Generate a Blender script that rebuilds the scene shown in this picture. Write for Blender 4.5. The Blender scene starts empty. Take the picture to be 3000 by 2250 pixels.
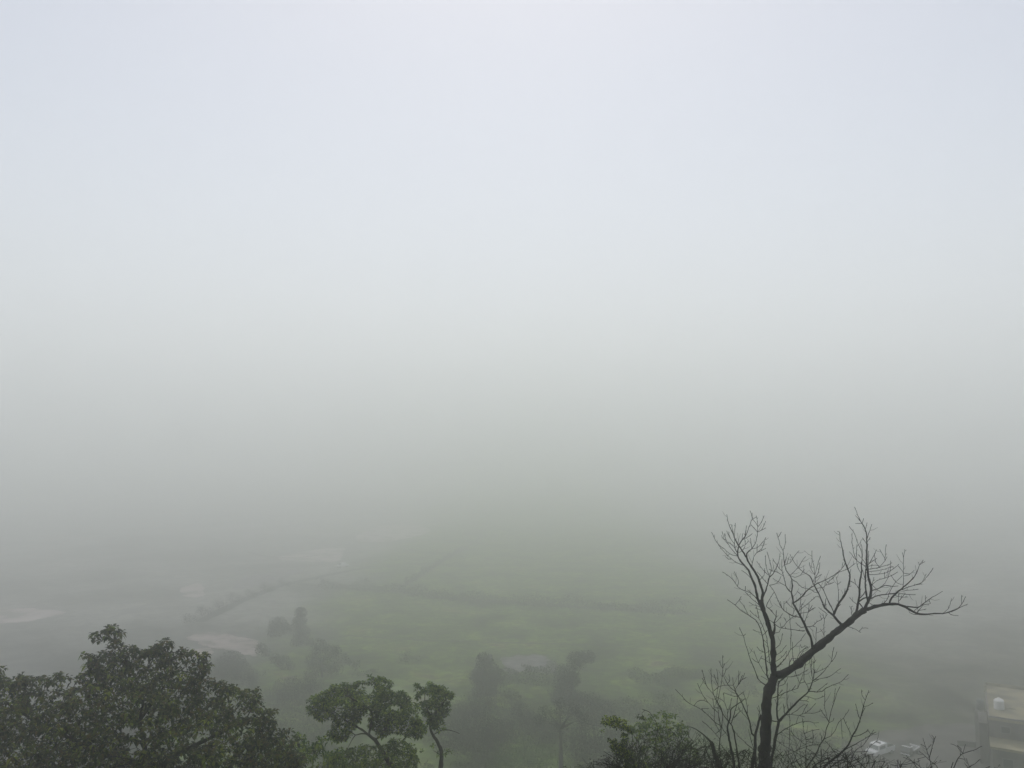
import bpy, bmesh, math, random
import numpy as np
from mathutils import Vector, Matrix, noise
S = bpy.context.scene
# ---------------------------------------------------------------- camera
F = 2446.0                      # focal length in photo pixels (3000 px wide)
CAM = Vector((0, 0, 41)); PITCH = math.radians(4)
cd = bpy.data.cameras.new("camera"); cam = bpy.data.objects.new("camera", cd)
S.collection.objects.link(cam); S.camera = cam
cam.location = CAM; cam.rotation_euler = (math.radians(90) + PITCH, 0, 0)
cd.sensor_width = 36; cd.lens = F / 3000 * 36; cd.clip_start = .5; cd.clip_end = 9000
# ---------------------------------------------------------------- world, sun, exposure
SUN_EL, SUN_ROT = 56, 0         # soft sun high in front of the camera, behind the cloud
w = bpy.data.worlds.new("World"); S.world = w; w.use_nodes = True
nt = w.node_tree; bg = nt.nodes["Background"]
sky = nt.nodes.new("ShaderNodeTexSky"); sky.sky_type = 'NISHITA'; sky.sun_disc = False
sky.sun_elevation = math.radians(SUN_EL); sky.sun_rotation = math.radians(SUN_ROT)
sky.air_density = 1.0; sky.dust_density = 2.0; sky.ozone_density = 1.0
hs = nt.nodes.new("ShaderNodeHueSaturation"); hs.inputs["Saturation"].default_value = 1.1
nt.links.new(sky.outputs[0], hs.inputs["Color"]); nt.links.new(hs.outputs[0], bg.inputs[0])
bg.inputs[1].default_value = 0.06
sd = bpy.data.lights.new("sun", 'SUN'); so = bpy.data.objects.new("sun", sd); S.collection.objects.link(so)
sd.energy = 2.0; sd.angle = math.radians(165); sd.color = (1, .965, .965)
so.rotation_euler = (math.radians(90 - SUN_EL), 0, math.radians(180 - SUN_ROT))
S.view_settings.view_transform = 'Standard'; S.view_settings.look = 'None'
S.view_settings.exposure = 0.21; S.view_settings.gamma = 1
S.cycles.volume_bounces = 20; S.cycles.max_bounces = 24
S.cycles.use_denoising = True; S.cycles.sample_clamp_indirect = 10
HAZE_DENSITY, HAZE_ANISO, HAZE_TOP = 0.0067, 0.84, 112

# ---------------------------------------------------------------- helpers
R = random.Random(7)
def ray(x, y):
    """direction of photo pixel (3000x2250) in the world, forward component 1"""
    v = Vector(((x - 1500) / F, (1125 - y) / F, -1.0))
    return Matrix.Rotation(math.radians(90) + PITCH, 3, 'X') @ v
def P(x, y, d):                 # point of pixel x, y at forward distance d (metres)
    return CAM + ray(x, y) * d
def on_z(x, y, z):              # where pixel x, y meets the level z
    r = ray(x, y); return CAM + r * ((z - CAM.z) / r.z)
PROF = [(-400, 45), (-20, 43), (0, 39.2), (6, 35.5), (20, 26.5), (32, 19.5), (45, 13), (60, 7.5), (80, 3), (100, .8), (122, .1), (145, 0), (9000, 0)]
def hill(x, y):
    y2 = y + 6 * math.sin(x * .03) * (1 if y < 125 else 0) * min(1, max(0, y / 30))
    for (a, za), (b, zb) in zip(PROF, PROF[1:]):
        if y2 <= b:
            return za + (zb - za) * max(0, (y2 - a)) / (b - a)
    return 0.0
def ghit(x, y):
    r = ray(x, y); t = 20.0
    while t < 2000:
        p = CAM + r * t
        if p.z <= hill(p.x, p.y): return Vector((p.x, p.y, hill(p.x, p.y)))
        t += .25
    return CAM + r * 2000
def tag(o, label=None, cat=None, group=None, kind=None):
    for k, v in (("label", label), ("category", cat), ("group", group), ("kind", kind)):
        if v: o[k] = v
    return o
def thing(name, loc, label, cat, group=None):
    o = bpy.data.objects.new(name, None); S.collection.objects.link(o); o.location = loc
    o.empty_display_size = .3
    return tag(o, label, cat, group)
class MB:
    def __init__(s): s.v = []; s.f = []
    def add(s, vs, fs):
        n = len(s.v); s.v.extend(vs); s.f.extend([tuple(i + n for i in f) for f in fs])
    def box(s, c, d, m=None):
        c = Vector(c); vs = []
        for k in range(8):
            p = Vector((d[0] / 2 * (1 if k & 1 else -1), d[1] / 2 * (1 if k & 2 else -1), d[2] / 2 * (1 if k & 4 else -1))) + c
            vs.append(m @ p if m else p)
        s.add(vs, [(0, 2, 3, 1), (4, 5, 7, 6), (0, 1, 5, 4), (2, 6, 7, 3), (0, 4, 6, 2), (1, 3, 7, 5)])
    def tube(s, pts, rad, n=5, lump=0.0):
        m = len(pts)
        if m < 2: return
        ring0 = len(s.v); u = None; vs = []; fs = []
        for i in range(m):
            t = (pts[min(i + 1, m - 1)] - pts[max(i - 1, 0)])
            if t.length < 1e-9: t = Vector((0, 0, 1))
            t.normalize()
            if u is None:
                u = t.orthogonal().normalized()
            else:
                u = u - t * u.dot(t)
                u = u.normalized() if u.length > 1e-6 else t.orthogonal().normalized()
            w_ = t.cross(u)
            for k in range(n):
                a = 2 * math.pi * k / n
                q = pts[i] + (u * math.cos(a) + w_ * math.sin(a)) * rad[i]
                if lump:
                    q += (q - pts[i]) * lump * (noise.noise(q * 5) * 1.2 + noise.noise(q * 16) * .6)
                vs.append(q)
        for i in range(m - 1):
            for k in range(n):
                a = i * n + k; b = i * n + (k + 1) % n
                fs.append((a, b, b + n, a + n))
        fs.append(tuple(range(n - 1, -1, -1))); fs.append(tuple((m - 1) * n + k for k in range(n)))
        s.add(vs, fs)
    def build(s, name, mat, parent=None, smooth=True, extra=None, mat2=None):
        nf = len(s.f)
        if extra is not None: s.add(extra.v, extra.f)
        me = bpy.data.meshes.new(name)
        off = parent.location if parent is not None and parent.parent is None else (parent["_w"] if parent is not None and "_w" in parent else Vector((0, 0, 0)))
        off = Vector(off)
        me.from_pydata([tuple(Vector(v) - off) for v in s.v], [], s.f)
        me.polygons.foreach_set("use_smooth", [smooth] * len(me.polygons)); me.update()
        me.materials.append(mat)
        if extra is not None:
            me.materials.append(mat2)
            me.polygons.foreach_set("material_index", [0] * nf + [1] * (len(s.f) - nf))
        o = bpy.data.objects.new(name, me); S.collection.objects.link(o)
        if parent is not None: o.parent = parent
        return o
# ---------------------------------------------------------------- materials
def mat(name, col, rough=.7, nscale=None, cols=None, bump=0, bscale=40, spec=.5, coord='Object', island=False, trans=0, detail=5):
    m = bpy.data.materials.new(name); m.use_nodes = True; n = m.node_tree; b = n.nodes["Principled BSDF"]
    b.inputs["Roughness"].default_value = rough; b.inputs["Base Color"].default_value = (*col, 1)
    b.inputs["Specular IOR Level"].default_value = spec
    tc = n.nodes.new("ShaderNodeTexCoord"); nz = None
    if nscale:
        nz = n.nodes.new("ShaderNodeTexNoise"); nz.inputs["Scale"].default_value = nscale; nz.inputs["Detail"].default_value = detail
        n.links.new(tc.outputs[coord], nz.inputs["Vector"])
        cr = n.nodes.new("ShaderNodeValToRGB"); e = cr.color_ramp.elements
        e[0].position, e[0].color = cols[0][0], (*cols[0][1], 1); e[1].position, e[1].color = cols[-1][0], (*cols[-1][1], 1)
        for p_, c_ in cols[1:-1]:
            q = e.new(p_); q.color = (*c_, 1)
        if island:
            g = n.nodes.new("ShaderNodeNewGeometry"); mx = n.nodes.new("ShaderNodeMix"); mx.data_type = 'FLOAT'
            mx.inputs[0].default_value = .42
            n.links.new(nz.outputs[0], mx.inputs[2]); n.links.new(g.outputs["Random Per Island"], mx.inputs[3])
            n.links.new(mx.outputs[0], cr.inputs[0])
        else:
            n.links.new(nz.outputs[0], cr.inputs[0])
        n.links.new(cr.outputs[0], b.inputs["Base Color"])
        if trans:                    # thin leaves let some light through
            tr = n.nodes.new("ShaderNodeBsdfTranslucent"); ms = n.nodes.new("ShaderNodeMixShader"); ms.inputs[0].default_value = trans
            n.links.new(cr.outputs[0], tr.inputs[0]); n.links.new(b.outputs[0], ms.inputs[1]); n.links.new(tr.outputs[0], ms.inputs[2])
            n.links.new(ms.outputs[0], n.nodes["Material Output"].inputs[0])
    if bump:
        bz = n.nodes.new("ShaderNodeTexNoise"); bz.inputs["Scale"].default_value = bscale; bz.inputs["Detail"].default_value = 6
        n.links.new(tc.outputs[coord], bz.inputs["Vector"])
        bp = n.nodes.new("ShaderNodeBump"); bp.inputs["Strength"].default_value = bump; bp.inputs["Distance"].default_value = .03
        n.links.new(bz.outputs[0], bp.inputs["Height"]); n.links.new(bp.outputs[0], b.inputs["Normal"])
    return m
M = {}
M['bark'] = mat("wet_bark", (.03, .027, .022), .8, 9, [(.3, (.006, .006, .005)), (.55, (.014, .013, .010)), (.7, (.03, .032, .022)), (.84, (.10, .10, .08))], .9, 30, .25)
M['twig'] = mat("twig_bark", (.010, .009, .007), .85, spec=.15)
M['bark2'] = mat("brown_bark", (.04, .034, .026), .8, 6, [(.3, (.02, .017, .012)), (.7, (.06, .052, .04))], .6, 25, .2)
leafc = [(.24, (.004, .008, .002)), (.40, (.018, .038, .007)), (.52, (.060, .10, .014)), (.60, (.11, .085, .022)), (.67, (.12, .19, .022)), (.76, (.26, .30, .035))]
M['leaf_dark'] = mat("dark_leaf", (.03, .05, .02), .5, .9, leafc, spec=.25, island=True, trans=.3)
M['leaf_green'] = mat("green_leaf", (.03, .05, .02), .5, 1.1, [(.22, (.016, .040, .006)), (.38, (.046, .105, .016)), (.50, (.095, .18, .028)), (.60, (.15, .21, .036)), (.72, (.34, .44, .05))], spec=.25, island=True, trans=.4)
M['leaf_shrub'] = mat("shrub_leaf", (.03, .05, .02), .5, 2.0, [(.2, (.012, .026, .006)), (.48, (.03, .055, .012)), (.58, (.07, .12, .016)), (.68, (.34, .42, .04))], spec=.3, island=True, trans=.35)
M['bramble'] = mat("bramble_leaf", (.02, .03, .012), .6, 2.0, [(.3, (.012, .016, .008)), (.55, (.02, .03, .012)), (.75, (.05, .06, .025))], spec=.2, island=True)
M['bush_dark'] = mat("dark_bush_leaf", (.02, .03, .015), .7, .5, [(.3, (.004, .006, .004)), (.7, (.016, .020, .012))], spec=.1, island=True)
M['bush_green'] = mat("green_bush_leaf", (.05, .09, .03), .7, .5, [(.3, (.035, .075, .015)), (.7, (.08, .15, .035))], spec=.1, island=True)
M['bush_olive'] = mat("olive_bush_leaf", (.05, .06, .03), .7, .5, [(.3, (.02, .032, .01)), (.7, (.06, .075, .025))], spec=.1, island=True)
M['white'] = mat("white_paint", (.85, .85, .85), .35)
M['scrubleaf'] = mat("scrub_leaf", (.03, .04, .02), .8, .09, [(.36, (.010, .014, .008)), (.5, (.026, .04, .014)), (.62, (.055, .085, .025))], spec=.1, island=True)
M['offwhite'] = mat("white_plastic", (.85, .85, .82), .5, 3, [(.3, (.8, .8, .77)), (.7, (.88, .88, .86))])
M['grey'] = mat("grey_paint", (.16, .165, .16), .45)
M['tarp'] = mat("grey_tarpaulin", (.15, .16, .15), .7, 4, [(.3, (.11, .12, .11)), (.7, (.2, .21, .2))], .4, 8)
M['rubber'] = mat("tyre_rubber", (.02, .02, .02), .8)
M['glass'] = mat("dark_glass", (.02, .025, .03), .12)
M['sheen'] = mat("painted_sheen_glass", (.28, .30, .30), .3)  # pickup glass: pale sky reflection put into its colour
M['roof'] = mat("weathered_roof_concrete", (.25, .23, .17), .85, .35, [(.38, (.14, .13, .085)), (.5, (.25, .225, .14)), (.66, (.36, .32, .20))], .3, 6)
M['wall'] = mat("damp_grey_wall", (.15, .14, .13), .9, .6, [(.35, (.07, .065, .06)), (.65, (.19, .175, .155))], .3, 6)
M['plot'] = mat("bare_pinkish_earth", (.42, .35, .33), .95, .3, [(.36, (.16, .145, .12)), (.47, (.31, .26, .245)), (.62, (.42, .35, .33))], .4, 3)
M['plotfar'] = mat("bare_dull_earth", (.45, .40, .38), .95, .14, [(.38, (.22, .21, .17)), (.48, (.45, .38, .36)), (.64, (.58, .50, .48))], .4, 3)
M['plotgrey'] = mat("grey_gravel", (.2, .18, .18), .95, .5, [(.35, (.10, .095, .095)), (.65, (.24, .22, .225))], .4, 3)
M['yard'] = mat("wet_gravel_yard", (.08, .077, .07), .8, .25, [(.38, (.04, .038, .033)), (.62, (.12, .114, .10))], .5, 3)
M['path'] = mat("damp_dark_path", (.05, .055, .04), .95, .4, [(.35, (.012, .016, .010)), (.7, (.03, .036, .022))], .4, 3)
# ground: green field between grey-brown flats, chosen by where it lies
def ground_mat():
    m = bpy.data.materials.new("wet_ground"); m.use_nodes = True; n = m.node_tree; b = n.nodes["Principled BSDF"]
    b.inputs["Roughness"].default_value = .9; b.inputs["Specular IOR Level"].default_value = .1
    g = n.nodes.new("ShaderNodeNewGeometry")
    def nz(scale, det=6, dist=0):
        t = n.nodes.new("ShaderNodeTexNoise"); t.inputs["Scale"].default_value = scale; t.inputs["Detail"].default_value = det
        t.inputs["Distortion"].default_value = dist; n.links.new(g.outputs["Position"], t.inputs["Vector"]); return t.outputs[0]
    def ramp(src, stops):
        c = n.nodes.new("ShaderNodeValToRGB"); e = c.color_ramp.elements
        e[0].position, e[0].color = stops[0][0], (*stops[0][1], 1); e[1].position, e[1].color = stops[-1][0], (*stops[-1][1], 1)
        for p_, c_ in stops[1:-1]: e.new(p_).color = (*c_, 1)
        n.links.new(src, c.inputs[0]); return c.outputs[0]
    def math_(op, a, b_):
        t = n.nodes.new("ShaderNodeMath"); t.operation = op
        for i, q in enumerate((a, b_)):
            if isinstance(q, (int, float)): t.inputs[i].default_value = q
            else: n.links.new(q, t.inputs[i])
        return t.outputs[0]
    def mix(f, a, b_):
        t = n.nodes.new("ShaderNodeMix"); t.data_type = 'RGBA'; n.links.new(f, t.inputs[0]); n.links.new(a, t.inputs[6]); n.links.new(b_, t.inputs[7]); return t.outputs[2]
    sx = n.nodes.new("ShaderNodeSeparateXYZ"); n.links.new(g.outputs["Position"], sx.inputs[0])
    wob = math_('MULTIPLY', math_('SUBTRACT', nz(.018, 4), .5), 60)
    xx = math_('ADD', sx.outputs[0], wob)
    def sstep(v, a, b_):
        t = n.nodes.new("ShaderNodeMapRange"); t.interpolation_type = 'SMOOTHSTEP'
        n.links.new(v, t.inputs[0]); t.inputs[1].default_value = a; t.inputs[2].default_value = b_; return t.outputs[0]
    left = sstep(xx, -38, -58); right = sstep(xx, 48, 78)
    grass = ramp(nz(.09, 9, .4), [(.34, (.022, .034, .010)), (.42, (.065, .10, .025)), (.54, (.10, .155, .035)), (.63, (.16, .21, .055)), (.70, (.13, .11, .06))])
    grey = ramp(nz(.06, 8, .5), [(.35, (.055, .06, .05)), (.5, (.10, .105, .095)), (.65, (.17, .17, .155))])
    brown = ramp(nz(.12, 8, .5), [(.35, (.028, .032, .020)), (.5, (.075, .080, .055)), (.65, (.15, .145, .115))])
    scrub = ramp(nz(.25, 8, .5), [(.35, (.018, .022, .014)), (.6, (.04, .05, .026)), (.72, (.06, .085, .035))])
    # tufts, wheel ruts and wet hollows: finer breaks in every surface
    def vary(col, src, lo, hi):
        t = n.nodes.new("ShaderNodeMapRange"); n.links.new(src, t.inputs[0]); t.inputs[1].default_value = .38; t.inputs[2].default_value = .62
        t.inputs[3].default_value = lo; t.inputs[4].default_value = hi
        v = n.nodes.new("ShaderNodeVectorMath"); v.operation = 'SCALE'; n.links.new(col, v.inputs[0]); n.links.new(t.outputs[0], v.inputs[3]); return v.outputs[0]
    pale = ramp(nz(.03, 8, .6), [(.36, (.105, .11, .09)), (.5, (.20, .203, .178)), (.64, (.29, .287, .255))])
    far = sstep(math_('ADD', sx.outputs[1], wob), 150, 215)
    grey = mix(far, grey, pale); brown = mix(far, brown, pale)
    grass = vary(grass, nz(.55, 8, .8), .55, 1.35)
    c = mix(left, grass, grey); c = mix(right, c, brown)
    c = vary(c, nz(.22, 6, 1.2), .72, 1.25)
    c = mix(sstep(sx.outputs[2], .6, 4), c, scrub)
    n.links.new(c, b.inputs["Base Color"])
    bp = n.nodes.new("ShaderNodeBump"); bp.inputs["Strength"].default_value = .6; bp.inputs["Distance"].default_value = .25
    n.links.new(nz(1.5, 8), bp.inputs["Height"]); n.links.new(bp.outputs[0], b.inputs["Normal"])
    return m
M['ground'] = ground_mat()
# ---------------------------------------------------------------- terrain
def terrain():
    xs = [-3000, -1500, -700] + [i * 12 for i in range(-34, 35)] + [700, 1500, 3000]
    ys = [-90, -40, -10, 0, 6, 13, 20, 26, 32, 38, 45, 52, 60, 70, 80, 90, 100, 112, 125, 150] + [170 + 25 * i for i in range(16)] + [700, 1200, 2000, 3000]
    b = MB()
    for y in ys:
        for x in xs: b.v.append(Vector((x, y, hill(x, y))))
    nx = len(xs)
    for j in range(len(ys) - 1):
        for i in range(nx - 1):
            a = j * nx + i; b.f.append((a, a + 1, a + 1 + nx, a + nx))
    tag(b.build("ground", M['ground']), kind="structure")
terrain()
def plot(name, pts, mat_, lift=.05, scale=1.3562):
    """a bare patch of the ground, its outline given in picture pixels"""
    b = MB(); q = [ghit(x * scale, y * scale) for x, y in pts]
    # smooth the outline and break its edge a little
    out = []
    for i in range(len(q)):
        p0, p1, p2, p3 = q[i - 1], q[i], q[(i + 1) % len(q)], q[(i + 2) % len(q)]
        for k in range(6):
            t = k / 6
            c = .5 * ((2 * p1) + (p2 - p0) * t + (2 * p0 - 5 * p1 + 4 * p2 - p3) * t * t + (3 * p1 - p0 - 3 * p2 + p3) * t ** 3)
            c += Vector((noise.noise(c * .5), noise.noise(c * .5 + Vector((9, 9, 9))), 0)) * 1.5
            out.append(c)
    for c in out: b.v.append(Vector((c.x, c.y, hill(c.x, c.y) + lift)))
    b.f.append(tuple(range(len(out))))
    o = b.build(name, mat_, smooth=False); return tag(o, kind="structure")
def strip(name, pts, width, mat_, lift=.03, scale=1.3562):
    q = [ghit(x * scale, y * scale) for x, y in pts]; b = MB(); c = []
    for a, e in zip(q, q[1:]):
        for k in range(6): c.append(a.lerp(e, k / 6))
    c.append(q[-1])
    for i, p in enumerate(c):
        t = (c[min(i + 1, len(c) - 1)] - c[max(0, i - 1)]).normalized(); s_ = Vector((-t.y, t.x, 0))
        wd = width * (.5 + .25 * noise.noise(p * .3))
        for sg in (-1, 1):
            r = p + s_ * wd * sg; b.v.append(Vector((r.x, r.y, hill(r.x, r.y) + lift)))
    for i in range(len(c) - 1): b.f.append((2 * i, 2 * i + 1, 2 * i + 3, 2 * i + 2))
    return tag(b.build(name, mat_, smooth=False), kind="structure")
# ---------------------------------------------------------------- traced branches
ZOOM = {'A': (2050, 1480, 5.185), 'B': (2400, 1450, 4.148), 'C': (2150, 1780, 5.185), 'D': (1950, 1880, 4.483),
        'E': (2200, 1950, 5.53), 'W': (2000, 1450, 2.0733), 'F': (1740, 2050, 6.144), 'G': (2400, 1950, 3.687), 'H': (880, 1950, 4.608), 'S': (0, 0, 1)}
class Skeleton:
    """branches laid out from their outline in the photograph, each with its own run in depth"""
    def __init__(s, d): s.d = d; s.nodes = []; s.runs = []
    def add(s, z, pts, w0, w1, part='crown', slope=None, snap=26, spur=True, n=5, bend=1.0, lump=0, jit=.8):
        ox, oy, sc = ZOOM[z]
        q = [(ox + x / sc, oy + y / sc) for x, y in pts]
        d0 = s.d; best = None
        for nd in s.nodes:
            e = (nd[0] - q[0][0]) ** 2 + (nd[1] - q[0][1]) ** 2
            if e < snap * snap and (best is None or e < best[0]): best = (e, nd)
        if best:
            d0 = best[1][2]
            if best[0] > 4: q[0] = (best[1][0], best[1][1])
        sl = slope if slope is not None else R.uniform(-.55, .55)
        # catmull-rom
        pp = [q[0]] + q + [q[-1]]; out = []
        for i in range(1, len(pp) - 2):
            p0, p1, p2, p3 = pp[i - 1], pp[i], pp[i + 1], pp[i + 2]
            L = math.dist(p1, p2); k = max(1, int(L / 8))
            for j in range(k):
                t = j / k
                out.append(tuple(.5 * (2 * b + (c - a) * t + (2 * a - 5 * b + 4 * c - e) * t * t + (3 * b - a - 3 * c + e) * t ** 3) for a, b, c, e in zip(p0, p1, p2, p3)))
        out.append(q[-1])
        m = len(out); L = 0; world = []; rad = []
        mpp = s.d / F                                   # metres per photo pixel at this tree
        tot = sum(math.dist(a, b) for a, b in zip(out, out[1:])) or 1
        for i, (x, y) in enumerate(out):
            if i: L += math.dist(out[i - 1], out[i])
            if 0 < i < m - 1: x += R.uniform(-jit, jit); y += R.uniform(-jit, jit)
            d = d0 + sl * L * mpp * bend
            t = L / tot; wd = (w0 + (w1 - w0) * t) / sc
            wd = max(wd, 1.35)
            if R.random() < (.22 if n <= 6 else .3): wd *= 1.35 if n <= 6 else 1.12
            world.append(P(x, y, d)); rad.append(wd * mpp / 2)
            s.nodes.append((x, y, d, wd))
        s.runs.append((part, world, rad, n, lump))
        if spur:
            i = R.randint(1, 3)
            while i < m - 1:
                a, b = out[i - 1], out[i + 1]; ang = math.atan2(b[1] - a[1], b[0] - a[0]) + R.choice((-1, 1)) * R.uniform(.5, 1.1)
                ln = R.uniform(2.5, 7) if R.random() < .66 else R.uniform(9, 30)
                x, y = out[i]; d = d0 + sl * tot * i / m * mpp; e = R.uniform(-.6, .6) * mpp
                c1 = P(x + math.cos(ang) * ln * .5, y + math.sin(ang) * ln * .5, d + e * ln * .5)
                up = -ln * .25
                c2 = P(x + math.cos(ang) * ln + R.uniform(-.1, .1) * ln, y + math.sin(ang) * ln + up, d + e * ln)
                r0 = (.95 if ln < 8 else .8) * mpp / 1.6
                s.runs.append(('crown', [world[i], c1, c2], [r0, r0 * .9, r0 * .55], 4, 0))
                i += R.randint(1, 3) if ln < 8 else 2
    def build(s, root, names):
        out = {}
        for key, (nm, mt, par) in names.items():
            b = MB()
            for p, wld, rad, n, lump in s.runs:
                if p == key: b.tube(wld, rad, n, lump)
            if b.v: out[key] = b.build(nm, mt, root)
        return out
def base_at(x, y, d):
    p = P(x, y, d); return Vector((p.x, p.y, hill(p.x, p.y)))
def plant_root(sk, world0, r, name='trunk'):
    """carry a stem from below the frame down into the hillside"""
    g = Vector((world0.x, world0.y, hill(world0.x, world0.y) - .3)); n = 7
    return [g.lerp(world0, i / n) + Vector((noise.noise(Vector((i, r * 9, 3))) * .15, 0, 0)) * (0 if i in (0, n) else 1) for i in range(n + 1)]

# ---- the tall bare tree
T = Skeleton(20.0); a = T.add
# trunk from below the frame
tb = P(2240, 2262, 20.0); rootp = plant_root(T, tb, .15)
T.runs.append(('trunk', rootp, [.30, .24, .21, .19, .18, .17, .16, .155], 14, .22))
a('W', [(497, 1675), (500, 1600), (502, 1500), (505, 1400), (506, 1340), (508, 1280), (520, 1210), (540, 1150), (560, 1100)], 70, 50, 'trunk', 0, spur=False, n=14, lump=.3, jit=.3)
a('W', [(562, 1105), (640, 1070), (720, 1010), (790, 950), (860, 890), (930, 835), (990, 790), (1050, 735), (1105, 697)], 46, 34, 'limb1', .12, spur=False, n=12, lump=.35, jit=.4)
a('B', [(560, 1400), (640, 1368), (740, 1340), (850, 1325), (960, 1330), (1050, 1360), (1110, 1400), (1180, 1440), (1280, 1450), (1400, 1440), (1500, 1440), (1600, 1420), (1690, 1380), (1730, 1330), (1780, 1235)], 40, 5, 'limb2', .25, n=8, lump=.25)
a('W', [(553, 1115), (552, 1020), (548, 960), (548, 880), (530, 820), (510, 750), (487, 690), (478, 640)], 33, 24, 'limb3', -.15, spur=False, n=10, lump=.3, jit=.4)
a('A', [(950, 1560), (900, 1470), (865, 1360), (840, 1230), (790, 1110), (740, 990), (680, 920), (620, 850), (580, 770), (583, 680), (600, 600), (640, 530), (690, 470), (730, 380), (765, 290), (785, 230), (860, 180)], 42, 4, 'limb3', .3, n=7, lump=.2)
a('A', [(950, 1520), (950, 1400), (965, 1340), (935, 1240), (905, 1150), (865, 1060), (830, 1000), (790, 945), (745, 880), (715, 800), (670, 730), (620, 650), (570, 580), (530, 490), (490, 400), (450, 310), (425, 230), (410, 140)], 44, 4, 'limb3', -.3, n=7, lump=.2)
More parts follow.
